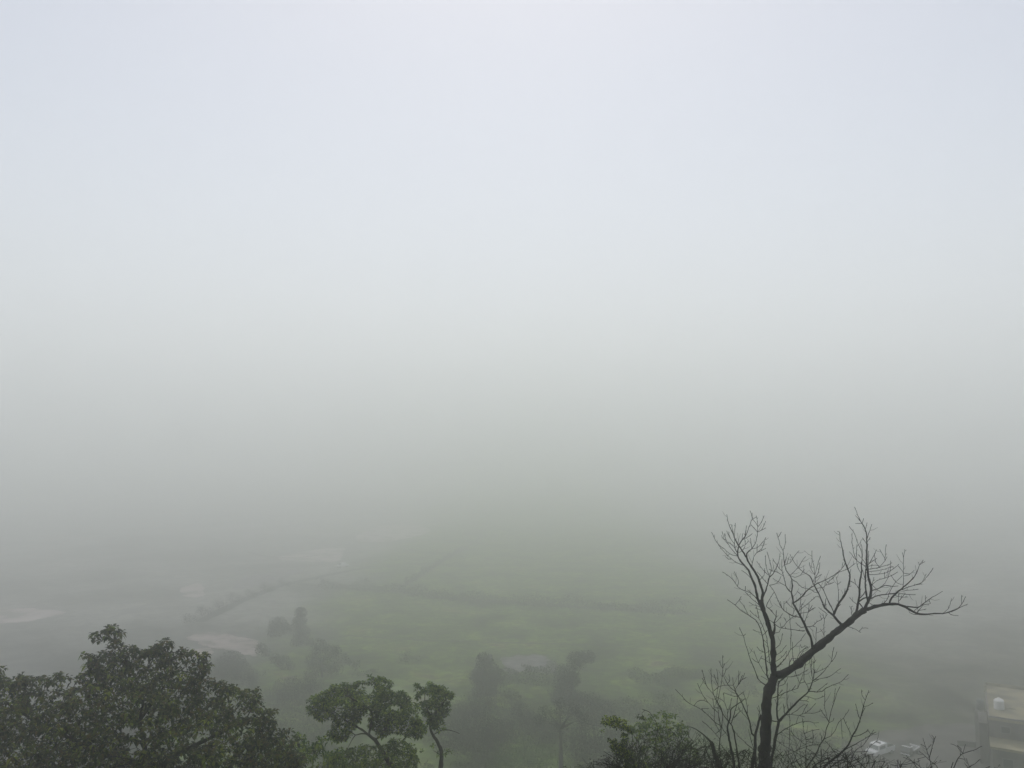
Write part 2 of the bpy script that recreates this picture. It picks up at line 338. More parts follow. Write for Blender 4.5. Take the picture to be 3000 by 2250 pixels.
for z, pts, w0, w1 in [
    ('A', [(715, 800), (712, 735), (790, 665), (840, 590), (870, 500), (878, 410), (882, 330), (880, 260), (860, 160)], 14, 3),
    ('A', [(882, 325), (845, 265), (800, 205), (785, 140), (765, 85)], 6, 3), ('A', [(882, 330), (940, 250), (980, 160)], 5, 3),
    ('A', [(878, 410), (940, 375), (1005, 345)], 5, 3), ('A', [(940, 375), (975, 310), (1003, 240)], 4, 3), ('A', [(800, 210), (795, 115)], 4, 3),
    ('A', [(878, 410), (830, 350), (780, 300)], 4, 3), ('A', [(570, 740), (545, 690), (530, 600), (525, 500), (510, 420), (478, 290)], 10, 4),
    ('A', [(575, 770), (500, 680), (440, 600), (400, 530), (375, 430)], 10, 4), ('A', [(375, 540), (345, 500), (330, 460)], 5, 3),
    ('A', [(430, 590), (370, 520), (340, 400)], 5, 3), ('A', [(580, 775), (460, 740), (370, 660), (290, 600), (240, 530), (180, 410)], 9, 3),
    ('A', [(680, 930), (590, 890), (480, 815), (400, 740), (330, 660), (280, 600)], 10, 4), ('A', [(480, 820), (440, 820), (390, 780)], 4, 3),
    ('A', [(800, 940), (800, 880), (825, 780), (870, 720), (930, 690), (1005, 655)], 9, 3), ('A', [(870, 720), (945, 655), (975, 590), (990, 540)], 5, 3),
    ('A', [(870, 710), (873, 590)], 4, 3), ('A', [(790, 665), (880, 640), (950, 570), (1005, 490)], 5, 3), ('A', [(785, 650), (770, 500)], 4, 3),
    ('A', [(600, 640), (690, 600), (740, 545)], 4, 3), ('A', [(690, 590), (685, 500), (710, 310)], 4, 3), ('A', [(640, 530), (700, 500), (800, 430)], 4, 3),
    ('A', [(650, 520), (655, 430)], 4, 3), ('A', [(690, 470), (700, 380)], 4, 3), ('A', [(590, 740), (640, 700), (690, 620)], 4, 3),
    ('A', [(520, 480), (530, 380), (540, 270)], 4, 3), ('A', [(530, 590), (460, 500), (440, 400)], 4, 3), ('A', [(480, 520), (410, 390)], 4, 3),
    ('A', [(540, 640), (470, 590), (430, 560)], 4, 3),
    ('A', [(955, 1400), (990, 1330), (1030, 1200), (1060, 1100), (1110, 1050), (1160, 960), (1200, 850), (1220, 730)], 20, 4),
    ('A', [(1060, 1100), (1030, 1000), (1005, 930), (1000, 760)], 8, 3), ('A', [(1090, 1080), (1085, 960), (1065, 850), (1020, 705)], 6, 3),
    ('A', [(1040, 1060), (960, 980), (900, 910), (865, 850)], 6, 3), ('A', [(1025, 1180), (960, 1110), (900, 1050), (870, 1010)], 5, 3),
    ('A', [(930, 1160), (975, 1060), (985, 960)], 4, 3),
    ('A', [(880, 1450), (830, 1380), (760, 1330), (690, 1300), (620, 1270), (570, 1230), (520, 1150), (460, 1090), (345, 1015)], 12, 3),
    ('A', [(595, 1250), (590, 1180), (565, 1090), (525, 1010)], 6, 3), ('A', [(930, 1560), (850, 1470), (770, 1400), (690, 1320)], 10, 6),
    ('A', [(700, 1310), (695, 1230)], 4, 3), ('A', [(800, 1360), (760, 1310), (725, 1285)], 4, 3), ('A', [(780, 1110), (700, 1030), (635, 990)], 7, 4), ('A', [(900, 1550), (810, 1510), (745, 1470)], 4, 3),
    ('A', [(940, 1630), (870, 1570), (850, 1550)], 4, 3),
    ('C', [(530, 1130), (510, 1060), (500, 930), (480, 780), (465, 640), (440, 480), (420, 380), (380, 270), (330, 190), (220, 110), (130, 60), (60, -5), (20, -40), (-100, -120)], 24, 8),
    ('A', [(570, 1510), (605, 1440), (630, 1385)], 7, 4), ('A', [(735, 1645), (680, 1550), (605, 1450)], 4, 3),
    ('C', [(580, 990), (550, 850), (530, 700), (515, 560), (490, 420), (440, 290), (380, 160), (300, 110), (245, 45)], 14, 4),
    ('C', [(380, 160), (365, 90), (350, 20), (330, -60)], 4, 3),
    ('C', [(500, 1195), (420, 1140), (365, 1070), (325, 970), (275, 850), (225, 710), (180, 560), (140, 430), (85, 300)], 14, 6), ('C', [(145, 430), (180, 400)], 4, 3),
    ('C', [(500, 1060), (440, 960), (375, 840), (330, 740), (305, 655)], 7, 4), ('C', [(375, 840), (400, 780), (430, 730)], 4, 3), ('C', [(370, 830), (320, 810), (270, 765)], 4, 3),
    ('C', [(540, 830), (480, 790), (405, 765)], 6, 4), ('C', [(480, 690), (400, 650), (350, 595)], 5, 3), ('C', [(490, 690), (545, 655)], 5, 4), ('C', [(500, 1110), (410, 1040)], 4, 3),
    ('C', [(430, 430), (480, 380), (515, 345)], 6, 5), ('C', [(420, 390), (350, 370), (290, 335)], 5, 4), ('C', [(440, 470), (500, 540)], 4, 3),
    ('C', [(620, 650), (700, 560), (740, 390)], 4, 3), ('C', [(640, 750), (700, 690), (760, 620), (800, 570)], 8, 4), ('C', [(650, 810), (720, 760), (800, 660)], 4, 3),
    ('C', [(625, 930), (700, 860), (800, 750), (860, 640), (930, 580), (1010, 500), (1090, 390)], 14, 4), ('C', [(870, 620), (868, 480), (865, 340)], 6, 5),
    ('C', [(885, 310), (850, 180), (840, 110)], 5, 4), ('C', [(640, 940), (710, 860), (760, 780)], 5, 3),
    ('C', [(600, 440), (620, 330), (615, 240), (640, 140), (650, 40)], 34, 6), ('C', [(614, 240), (700, 160), (740, 90)], 8, 4), ('C', [(612, 240), (570, 210), (525, 180)], 8, 5),
    ('C', [(640, 120), (580, 60), (510, 0)], 7, 4), ('C', [(620, 400), (690, 370), (710, 320)], 10, 6), ('C', [(615, 260), (720, 310), (800, 225), (890, 150), (960, 110)], 10, 6),
    ('C', [(720, 310), (790, 320), (880, 330), (980, 350), (1080, 352)], 8, 9), ('C', [(710, 290), (700, 230)], 6, 5), ('C', [(800, 225), (760, 150)], 4, 3),
    ('C', [(810, 320), (775, 290)], 4, 3)]:
    a(z, pts, w0, w1, 'crown')
a('C', [(1212, 650), (1190, 540), (1160, 440), (1110, 340), (1070, 240), (1020, 150), (985, 90), (940, 0), (900, -60)], 40, 24, 'limb4', -.3, n=8, lump=.25)
a('A', [(1460, 1490), (1410, 1400), (1395, 1330), (1405, 1220), (1395, 1120), (1370, 1070), (1310, 990), (1290, 910), (1280, 820), (1265, 700), (1220, 600), (1190, 490), (1170, 420)], 22, 4, 'limb4', .3, n=6)
a('A', [(1470, 1480), (1550, 1390), (1640, 1290), (1740, 1220), (1850, 1160), (1960, 1110), (2074, 1040), (2140, 980), (2200, 900), (2215, 850)], 20, 4, 'limb4', -.3, n=6)
a('C', [(1635, 290), (1580, 200), (1510, 120), (1450, 70), (1380, 0), (1350, -60)], 40, 26, 'limb5', .3, n=8, lump=.25)
a('A', [(1870, 1490), (1840, 1420), (1800, 1335), (1740, 1220), (1670, 1080), (1550, 1000), (1480, 920), (1410, 830), (1370, 745)], 20, 4, 'limb5', .2, n=6)
a('B', [(175, 1440), (230, 1330), (320, 1200), (360, 1080), (370, 960), (335, 870), (300, 760), (275, 620), (255, 540), (250, 450), (220, 440)], 28, 5, 'limb5', -.3, n=6)
a('B', [(565, 1395), (590, 1300), (630, 1200), (625, 1100), (600, 1000), (590, 900), (575, 800), (580, 650), (580, 540), (560, 420), (520, 350), (480, 270), (430, 145)], 38, 4, 'limb6', .1, n=8, lump=.2)
a('B', [(445, 1450), (470, 1340), (490, 1200), (490, 1080), (515, 950), (515, 840), (520, 800)], 30, 12, 'limb7', -.2, n=7, lump=.15)
for z, pts, w0, w1 in [
    ('A', [(1395, 1340), (1330, 1270), (1295, 1170), (1275, 1080), (1250, 1000), (1248, 900), (1250, 820)], 14, 4), ('A', [(1265, 690), (1300, 570), (1297, 440)], 6, 3),
    ('A', [(1190, 490), (1240, 405)], 4, 3), ('A', [(1295, 930), (1370, 880), (1440, 770), (1510, 690)], 7, 3), ('A', [(1370, 1065), (1480, 960), (1550, 860), (1610, 780)], 6, 3),
    ('A', [(1380, 1090), (1440, 1100), (1530, 1060), (1590, 970)], 5, 3), ('A', [(1265, 1070), (1180, 1020), (1110, 1000), (1050, 970)], 5, 3),
    ('A', [(1250, 1000), (1170, 910), (1110, 810)], 5, 3), ('A', [(1290, 1200), (1200, 1170), (1110, 1110)], 5, 3), ('A', [(1300, 900), (1315, 790)], 4, 3), ('A', [(1320, 870), (1360, 780)], 4, 3),
    ('A', [(1400, 1100), (1470, 1170), (1550, 1250), (1660, 1270), (1740, 1320), (1800, 1335)], 6, 8),
    ('A', [(1750, 1210), (1755, 1110), (1735, 950), (1710, 820), (1705, 690)], 9, 3), ('A', [(1745, 1080), (1790, 900), (1835, 770)], 6, 3), ('A', [(1760, 1110), (1810, 990), (1825, 870)], 5, 3),
    ('A', [(1745, 1040), (1690, 970), (1665, 870)], 4, 3), ('A', [(1780, 1120), (1850, 1050)], 4, 3), ('A', [(1760, 1240), (1880, 1245), (1940, 1170), (2040, 1100)], 5, 4), ('A', [(1925, 1210), (2040, 1170)], 4, 3),
    ('C', [(1520, 110), (1510, 60), (1480, 0), (1440, -80), (1400, -180), (1340, -300), (1270, -390)], 16, 7), ('C', [(1520, 90), (1560, 20), (1620, -50)], 12, 10),
    ('B', [(207, 956), (270, 900), (290, 820)], 7, 3), ('B', [(130, 1020), (240, 940), (350, 900), (440, 830)], 6, 3), ('B', [(60, 1050), (130, 1085), (180, 1060)], 5, 3),
    ('B', [(232, 1330), (235, 1200), (220, 1060), (205, 990)], 6, 3), ('B', [(225, 1080), (265, 1055)], 3, 3), ('B', [(375, 1060), (440, 1080), (480, 1140)], 6, 4), ('B', [(440, 1080), (430, 1020)], 4, 3), ('B', [(370, 960), (385, 900)], 4, 3), ('B', [(350, 1120), (390, 1105)], 4, 3),
    ('B', [(300, 1220), (315, 1135)], 4, 3), ('B', [(75, 1350), (80, 1260)], 5, 3),
    ('B', [(580, 540), (600, 470), (640, 355)], 6, 3), ('B', [(565, 400), (582, 335)], 4, 3), ('B', [(515, 330), (540, 285)], 4, 3), ('B', [(500, 320), (440, 250)], 4, 3), ('B', [(510, 350), (440, 348)], 4, 3),
    ('B', [(590, 590), (620, 515)], 4, 3), ('B', [(575, 630), (525, 520)], 4, 3), ('B', [(515, 830), (450, 790), (420, 700), (400, 580), (400, 460)], 8, 3), ('B', [(450, 790), (365, 690)], 4, 3),
    ('B', [(520, 800), (510, 680), (460, 560), (430, 470), (365, 380)], 7, 3), ('B', [(540, 800), (530, 700), (510, 600)], 5, 3), ('B', [(505, 950), (460, 850), (455, 720), (460, 600)], 5, 3),
    ('B', [(570, 1280), (565, 1150), (560, 1000), (565, 900)], 22, 14), ('B', [(500, 1280), (560, 1170), (550, 1000), (520, 900)], 8, 5), ('B', [(490, 1300), (540, 1260), (600, 1240)], 18, 14),
    ('B', [(600, 950), (560, 870), (500, 830)], 10, 6), ('B', [(585, 870), (540, 800), (470, 720)], 6, 4),
    ('B', [(610, 960), (720, 965), (820, 940), (900, 900), (970, 840)], 8, 3), ('B', [(870, 910), (868, 800)], 4, 3), ('B', [(620, 940), (720, 920), (830, 890), (900, 870)], 6, 3),
    ('B', [(600, 910), (700, 890), (760, 850), (800, 800), (825, 750)], 7, 3), ('B', [(790, 790), (805, 700), (815, 600)], 5, 3), ('B', [(780, 760), (735, 660)], 3, 3), ('B', [(595, 860), (650, 760), (695, 665)], 8, 4),
    ('B', [(610, 900), (770, 870), (860, 840)], 4, 3), ('B', [(720, 880), (690, 820), (670, 730)], 4, 3), ('B', [(600, 880), (680, 850), (730, 860)], 4, 3), ('B', [(598, 850), (600, 680)], 4, 3), ('B', [(600, 840), (700, 770)], 3, 3),
    ('B', [(645, 1180), (720, 1140), (800, 1100), (900, 1110), (960, 1105)], 12, 6), ('B', [(720, 1140), (800, 1070), (850, 970), (870, 910)], 6, 4),
    ('B', [(640, 1130), (640, 1100), (700, 1040), (800, 1010), (900, 970), (955, 935)], 6, 3), ('B', [(630, 1070), (700, 1150), (745, 1175)], 6, 4), ('B', [(640, 1090), (665, 1000)], 4, 3), ('B', [(795, 1010), (795, 940)], 3, 3),
    ('B', [(620, 1270), (720, 1220), (840, 1205), (930, 1190), (960, 1165), (1050, 1130), (1150, 1100), (1250, 1060), (1320, 980), (1385, 885)], 14, 4),
    ('B', [(855, 1310), (880, 1250), (940, 1190), (1000, 1140), (1080, 1070), (1160, 990), (1200, 900), (1220, 850), (1265, 790)], 24, 4), ('B', [(1220, 850), (1285, 810)], 4, 3), ('B', [(1215, 860), (1205, 815)], 4, 3),
    ('B', [(740, 1335), (820, 1280), (850, 1200), (890, 1110), (930, 1060), (1010, 980)], 9, 4), ('B', [(930, 1060), (870, 970)], 4, 3), ('B', [(930, 1050), (1000, 1090)], 5, 4),
    ('B', [(1020, 1120), (1025, 950), (1025, 800), (1040, 660)], 8, 3), ('B', [(1028, 770), (1010, 700)], 4, 3), ('B', [(1020, 960), (960, 860)], 4, 3), ('B', [(1030, 985), (1090, 970), (1155, 915)], 4, 3), ('B', [(1030, 960), (1100, 960)], 3, 3),
    ('B', [(985, 1325), (965, 1190)], 7, 5), ('B', [(985, 1310), (1050, 1190)], 6, 4), ('B', [(1000, 1150), (1100, 1160), (1205, 1145)], 6, 3), ('B', [(960, 1180), (1050, 1210), (1170, 1212)], 5, 3),
    ('B', [(870, 1205), (960, 1235), (1080, 1240)], 4, 3), ('B', [(1085, 1070), (1145, 1000)], 4, 3), ('B', [(1060, 1130), (1150, 1100), (1245, 1080)], 4, 3), ('B', [(1260, 1050), (1300, 960)], 4, 3),
    ('B', [(1050, 1355), (1120, 1360), (1200, 1365), (1290, 1300), (1380, 1240), (1500, 1170)], 13, 5), ('B', [(1170, 1400), (1240, 1340), (1350, 1320), (1330, 1270)], 7, 5), ('B', [(1275, 1300), (1290, 1220)], 4, 3),
    ('B', [(1190, 1430), (1260, 1340)], 4, 3), ('B', [(1190, 1400), (1300, 1385)], 4, 3), ('B', [(1090, 1390), (1100, 1430), (1150, 1455), (1220, 1450)], 5, 4),
    ('B', [(1510, 1435), (1570, 1380), (1610, 1260)], 5, 3), ('B', [(1560, 1440), (1700, 1370), (1805, 1325)], 6, 3), ('B', [(1560, 1440), (1600, 1455), (1690, 1465)], 5, 3), ('B', [(1720, 1340), (1730, 1215)], 4, 3),
    ('B', [(490, 1320), (530, 1370)], 14, 14), ('B', [(470, 1320), (410, 1290), (370, 1245)], 4, 3), ('B', [(630, 1320), (665, 1345)], 6, 4), ('B', [(390, 1500), (390, 1440), (390, 1360)], 7, 5), ('B', [(392, 1390), (370, 1350)], 5, 4), ('B', [(393, 1370), (408, 1350)], 5, 4),
    ('C', [(1740, 300), (1850, 330), (1930, 380)], 9, 6), ('C', [(1890, 345), (1950, 310), (2040, 315)], 8, 5),
    ('C', [(1380, 490), (1370, 330), (1375, 180), (1420, 100)], 9, 5), ('C', [(1380, 160), (1350, 90)], 5, 4), ('C', [(1375, 410), (1350, 380), (1315, 325)], 7, 5), ('C', [(1225, 600), (1245, 500), (1255, 300)], 6, 3),
    ('C', [(1100, 315), (1200, 280), (1260, 220), (1330, 180), (1310, 120)], 11, 5), ('C', [(1330, 175), (1365, 150)], 5, 4), ('C', [(1200, 280), (1240, 295)], 6, 4),
    ('C', [(1090, 320), (1020, 300), (940, 230)], 11, 7), ('C', [(1030, 165), (960, 140), (890, 130), (800, 70), (730, 10), (680, -90), (640, -190), (590, -280), (540, -340)], 14, 7),
    ('A', [(1085, 1230), (1170, 1190), (1210, 1130), (1235, 1080)], 5, 3), ('A', [(1115, 1330), (1060, 1430), (1010, 1540)], 5, 4), ('A', [(1010, 1540), (1090, 1600), (1130, 1659)], 6, 5),
    ('A', [(1270, 1580), (1280, 1460)], 9, 5), ('A', [(1250, 1560), (1225, 1460)], 6, 4), ('A', [(1440, 1620), (1370, 1530), (1310, 1450)], 5, 3), ('A', [(1520, 1640), (1530, 1500), (1530, 1350), (1480, 1310)], 7, 4), ('A', [(1530, 1360), (1560, 1345)], 4, 3),
    ('A', [(1535, 1590), (1660, 1480), (1760, 1390), (1810, 1390)], 6, 3), ('A', [(1520, 1659), (1650, 1620), (1750, 1555)], 5, 3), ('A', [(1650, 1620), (1660, 1490)], 4, 3), ('A', [(1650, 1600), (1710, 1520)], 4, 3),
    ('A', [(1905, 1560), (1915, 1420)], 6, 5), ('A', [(1930, 1650), (1805, 1550)], 5, 3), ('C', [(1070, 230), (1140, 60), (1240, 0)], 7, 4), ('C', [(1010, 130), (1020, 0), (1040, -60)], 8, 4), ('C', [(905, 130), (912, 60), (910, 0)], 6, 4),
    ('C', [(895, 860), (890, 700), (890, 520)], 8, 4), ('C', [(905, 850), (1000, 750), (1060, 640), (1130, 600)], 7, 4), ('C', [(1130, 600), (1085, 580), (1030, 610), (1010, 560)], 6, 5), ('C', [(805, 920), (850, 830), (880, 770)], 12, 8),
    ('C', [(940, 810), (1000, 690), (1100, 600)], 5, 4), ('C', [(900, 780), (1000, 770), (1060, 690)], 4, 3),
    ('C', [(585, 1400), (690, 1340), (780, 1290), (970, 1225), (1000, 1150), (1060, 980), (1090, 850)], 11, 4), ('C', [(990, 1140), (960, 1050), (930, 960)], 5, 4), ('C', [(860, 1245), (940, 1180)], 4, 3), ('C', [(1000, 1150), (1080, 1130)], 4, 3),
    ('C', [(640, 1380), (700, 1300), (740, 1250)], 4, 3)]:
    a(z, pts, w0, w1, 'crown')
bt = thing("bare_tree", base_at(2240, 2262, 20.0), "tall leafless dark tree with a long limb reaching right, standing clear against the fog", "tree")
T.build(bt, {'trunk': ('trunk', M['bark'], 0), 'limb1': ('limb', M['bark'], 0), 'limb2': ('limb', M['bark'], 0), 'limb3': ('limb', M['bark'], 0),
             'limb4': ('limb', M['bark'], 0), 'limb5': ('limb', M['bark'], 0), 'limb6': ('limb', M['bark'], 0), 'limb7': ('limb', M['bark'], 0), 'crown': ('crown', M['twig'], 0)})

# ---- the thinner twin-stemmed sapling close behind it on the right
T2 = Skeleton(20.8); a = T2.add
p0 = P(2200 + 320 / 5.53, 1950 + 1680 / 5.53, 20.8); T2.runs.append(('trunk', plant_root(T2, p0, .07), [.12, .1, .09, .085, .08, .075, .07, .065], 8, .15))
a('E', [(320, 1680), (345, 1450), (370, 1350), (400, 1150), (430, 1000), (450, 900)], 46, 40, 'trunk', 0, spur=False, n=9, lump=.2, jit=.4)
a('E', [(445, 920), (430, 850), (420, 750), (430, 600), (435, 450), (440, 330), (440, 260)], 30, 16, 'limb1', .3, n=7, lump=.15)
a('E', [(455, 900), (550, 800), (640, 700), (740, 600), (860, 490), (930, 420), (970, 340), (1000, 250), (1020, 130), (1040, 60)], 38, 8, 'limb2', -.2, n=7, lump=.15)
for z, pts, w0, w1 in [
    ('C', [(680, 1150), (730, 1100), (790, 1050), (870, 1050), (1000, 1030)], 14, 5), ('C', [(670, 1200), (700, 1120), (760, 1060), (870, 990)], 14, 4), ('C', [(690, 1190), (760, 1170), (820, 1060)], 5, 3),
    ('C', [(870, 1050), (1000, 1010), (1130, 940)], 4, 3), ('C', [(1180, 1160), (1200, 1100), (1215, 1000), (1218, 850), (1215, 740)], 10, 4), ('C', [(1130, 1285), (1125, 1200), (1080, 1130), (1060, 1090), (1070, 980)], 10, 4),
    ('C', [(1200, 1080), (1160, 900), (1150, 780)], 7, 4), ('C', [(1200, 1020), (1180, 880), (1190, 780)], 6, 3), ('C', [(1200, 1110), (1280, 1050), (1360, 980), (1420, 900), (1480, 820), (1500, 680), (1520, 600)], 9, 3), ('C', [(1475, 830), (1530, 770), (1565, 670)], 5, 3),
    ('C', [(1205, 1020), (1300, 960), (1420, 900)], 7, 5), ('C', [(1200, 1130), (1300, 1080), (1400, 1065), (1500, 1020), (1590, 950), (1625, 925)], 8, 4), ('C', [(1140, 1295), (1260, 1280), (1340, 1270), (1400, 1220), (1500, 1180), (1630, 1120), (1700, 1060), (1740, 1015)], 13, 5),
    ('C', [(1270, 1280), (1340, 1210), (1425, 1145)], 8, 6), ('C', [(1215, 830), (1250, 790)], 4, 3), ('C', [(1060, 1365), (1180, 1370), (1270, 1390), (1380, 1340)], 6, 3), ('C', [(1010, 1420), (1100, 1420), (1140, 1435)], 5, 3), ('C', [(1140, 1160), (1240, 1120), (1290, 1090)], 4, 3),
    ('C', [(830, 1560), (820, 1500), (805, 1400), (810, 1250), (815, 1140)], 10, 7), ('C', [(850, 1520), (865, 1440)], 6, 5), ('C', [(750, 1620), (755, 1530), (750, 1460)], 5, 3),
    ('E', [(560, 830), (650, 790), (780, 805), (870, 770), (1030, 770), (1150, 725)], 8, 4), ('E', [(880, 770), (960, 710), (1050, 610)], 5, 3), ('E', [(630, 790), (750, 720), (870, 625)], 5, 3), ('E', [(800, 760), (915, 620)], 4, 3), ('E', [(780, 805), (870, 830)], 4, 3),
    ('E', [(410, 1145), (500, 1060), (600, 1000), (720, 950), (840, 910), (950, 900), (1020, 930), (1100, 925)], 13, 4), ('E', [(730, 945), (770, 820)], 4, 3), ('E', [(640, 1060), (720, 950)], 4, 3), ('E', [(440, 915), (390, 905), (345, 895)], 16, 14),
    ('E', [(600, 1580), (615, 1350), (625, 1150), (628, 900), (622, 760)], 9, 6), ('E', [(430, 640), (400, 560), (380, 550)], 8, 5), ('E', [(435, 560), (510, 470)], 5, 3), ('E', [(525, 800), (530, 640)], 4, 3)]:
    a(z, pts, w0, w1, 'crown')
o = thing("bare_sapling", base_at(2250, 2262, 20.8), "slender bare sapling forking low, right behind the trunk of the tall leafless tree", "sapling")
T2.build(o, {'trunk': ('trunk', M['bark'], 0), 'limb1': ('limb', M['bark'], 0), 'limb2': ('limb', M['bark'], 0), 'crown': ('crown', M['twig'], 0)})

# ---- leafless many-stemmed thicket left of the trunk
T3 = Skeleton(18.8); a = T3.add
for i, (z, pts, w0, w1) in enumerate([
    ('D', [(1120, 1700), (1150, 1550), (1180, 1400), (1175, 1250), (1200, 1150), (1220, 1050), (1250, 960)], 52, 26),
    ('D', [(905, 1700), (890, 1550), (860, 1400), (830, 1250), (812, 1100), (850, 1000), (860, 880), (930, 830), (1000, 780), (1050, 740)], 38, 6),
    ('D', [(975, 1700), (940, 1450), (900, 1200), (860, 1080), (810, 1030), (760, 960), (720, 880), (660, 800)], 26, 7),
    ('D', [(730, 1700), (710, 1400), (720, 1250), (740, 1080), (750, 1000), (745, 930), (700, 820), (640, 720), (610, 600), (600, 450), (598, 350)], 16, 3),
    ('D', [(1140, 1260), (1130, 1200), (1110, 1080), (1070, 960), (1020, 850), (970, 740), (910, 650), (830, 580), (760, 450)], 24, 4),
    ('D', [(700, 1710), (650, 1480), (600, 1320)], 66, 48), ('D', [(600, 1320), (530, 1250), (440, 1180), (400, 1150), (300, 1110)], 26, 6)]):
    a(z, pts, w0, w1, 'stem%d' % i if i < 6 else 'stem5', R.uniform(-.1, .15), spur=(i in (1, 3, 4)), n=8, lump=.15, snap=8 if i < 6 and i != 4 else 26)
for z, pts, w0, w1 in [
    ('D', [(750, 930), (660, 760), (620, 680), (550, 600), (510, 480), (480, 370)], 9, 3), ('D', [(570, 620), (520, 540), (480, 480)], 6, 4), ('D', [(710, 760), (715, 640), (740, 500), (750, 350), (750, 180)], 8, 3),
    ('D', [(750, 340), (700, 250)], 3, 3), ('D', [(745, 450), (780, 420), (795, 345)], 5, 3), ('D', [(750, 350), (775, 290)], 4, 3), ('D', [(835, 1020), (810, 900), (770, 790), (765, 670)], 8, 4),
    ('D', [(850, 1070), (900, 950), (930, 830), (940, 720), (890, 570), (880, 470)], 12, 4), ('D', [(880, 700), (920, 620), (960, 560), (1010, 440)], 7, 3), ('D', [(930, 610), (1000, 500), (1040, 410)], 4, 3), ('D', [(985, 500), (1060, 470)], 3, 3),
    ('D', [(1075, 950), (1075, 850), (1045, 740), (1020, 660)], 8, 5), ('D', [(1100, 1410), (1000, 1280), (920, 1200), (880, 1130)], 8, 5), ('D', [(870, 550), (780, 575), (700, 590), (630, 650)], 5, 4), ('D', [(780, 650), (850, 700), (940, 715), (1025, 655)], 6, 4),
    ('D', [(770, 780), (700, 740), (650, 715)], 6, 4), ('D', [(860, 885), (800, 890)], 6, 4), ('D', [(870, 1010), (940, 950), (1000, 900)], 6, 3), ('D', [(1090, 1030), (1010, 940), (950, 860)], 4, 3),
    ('D', [(730, 1130), (640, 1050), (560, 970), (480, 900), (370, 840), (280, 790), (220, 720), (130, 625)], 9, 4), ('D', [(375, 840), (420, 780), (500, 770), (560, 800), (620, 870), (700, 940)], 5, 4), ('D', [(640, 1050), (640, 900), (620, 740)], 4, 3), ('D', [(640, 1200), (640, 1050)], 4, 3),
    ('D', [(520, 940), (470, 880), (570, 880)], 4, 3), ('D', [(560, 800), (480, 680), (420, 545)], 5, 3), ('D', [(660, 820), (690, 540), (670, 360)], 4, 3), ('D', [(700, 560), (650, 480), (635, 430)], 3, 3), ('D', [(800, 560), (840, 520), (830, 430)], 3, 3), ('D', [(1180, 1150), (1230, 930), (1220, 840)], 8, 5),
    ('D', [(1240, 960), (1215, 900), (1200, 860)], 6, 3), ('D', [(750, 1150), (700, 1000), (690, 850)], 5, 3), ('D', [(830, 1250), (740, 1130), (700, 980)], 6, 3), ('D', [(780, 930), (700, 870), (640, 860)], 5, 3), ('D', [(790, 960), (850, 830), (870, 740)], 6, 3),
    ('D', [(720, 1290), (600, 1150), (480, 1040)], 5, 3), ('D', [(640, 1220), (720, 1150)], 5, 3), ('D', [(1130, 1450), (1100, 1200), (1090, 1150)], 7, 3), ('D', [(935, 560), (960, 380)], 3, 3)]:
    a(z, pts, w0, w1, 'crown')
b3 = thing("bare_thicket", base_at(2150, 2270, 18.8), "cluster of thin leafless stems fanning upward just left of the tall bare trunk", "shrub")
bs = {'stem%d' % i: ('stem', M['bark'], 0) for i in range(6)}; bs['crown'] = ('crown', M['twig'], 0)
for k in range(6):
    r0 = [r for r in T3.runs if r[0] == 'stem%d' % k][0]
    g = plant_root(T3, r0[1][0], k); T3.runs.append(('stem%d' % k, g, [r0[2][0] * (1.5 - .5 * i / 7) for i in range(8)], 7, .1))
T3.build(b3, bs)

# ---- bare shrubs right of the trunk, and the two low ones near the vehicles
def shrub_from(name, d, basepx, rows, label, cat="shrub", stems=1):
    sk = Skeleton(d)
    for i, (z, pts, w0, w1) in enumerate(rows):
        sk.add(z, pts, w0, w1, 'stem%d' % i if i < stems else 'crown', R.uniform(-.4, .4), snap=30 if i >= stems else 1)
        if i < stems:
            r0 = sk.runs[[j for j, r in enumerate(sk.runs) if r[0] == 'stem%d' % i][0]]
            bp = base_at(*basepx, d) + Vector((R.uniform(-.4, .4), R.uniform(-.3, .3), -.2)); top = r0[1][0]
            g = [bp.lerp(top, k / 5) for k in range(6)]
            sk.runs.append(('stem%d' % i, g, [r0[2][0] * (1.4 - .4 * k / 5) for k in range(6)], 6, 0))
    o = thing(name, base_at(*basepx, d), label, cat)
    nm = {'stem%d' % i: ('stem', M['bark'], 0) for i in range(stems)}; nm['crown'] = ('crown', M['twig'], 0)
    sk.build(o, nm); return sk, o
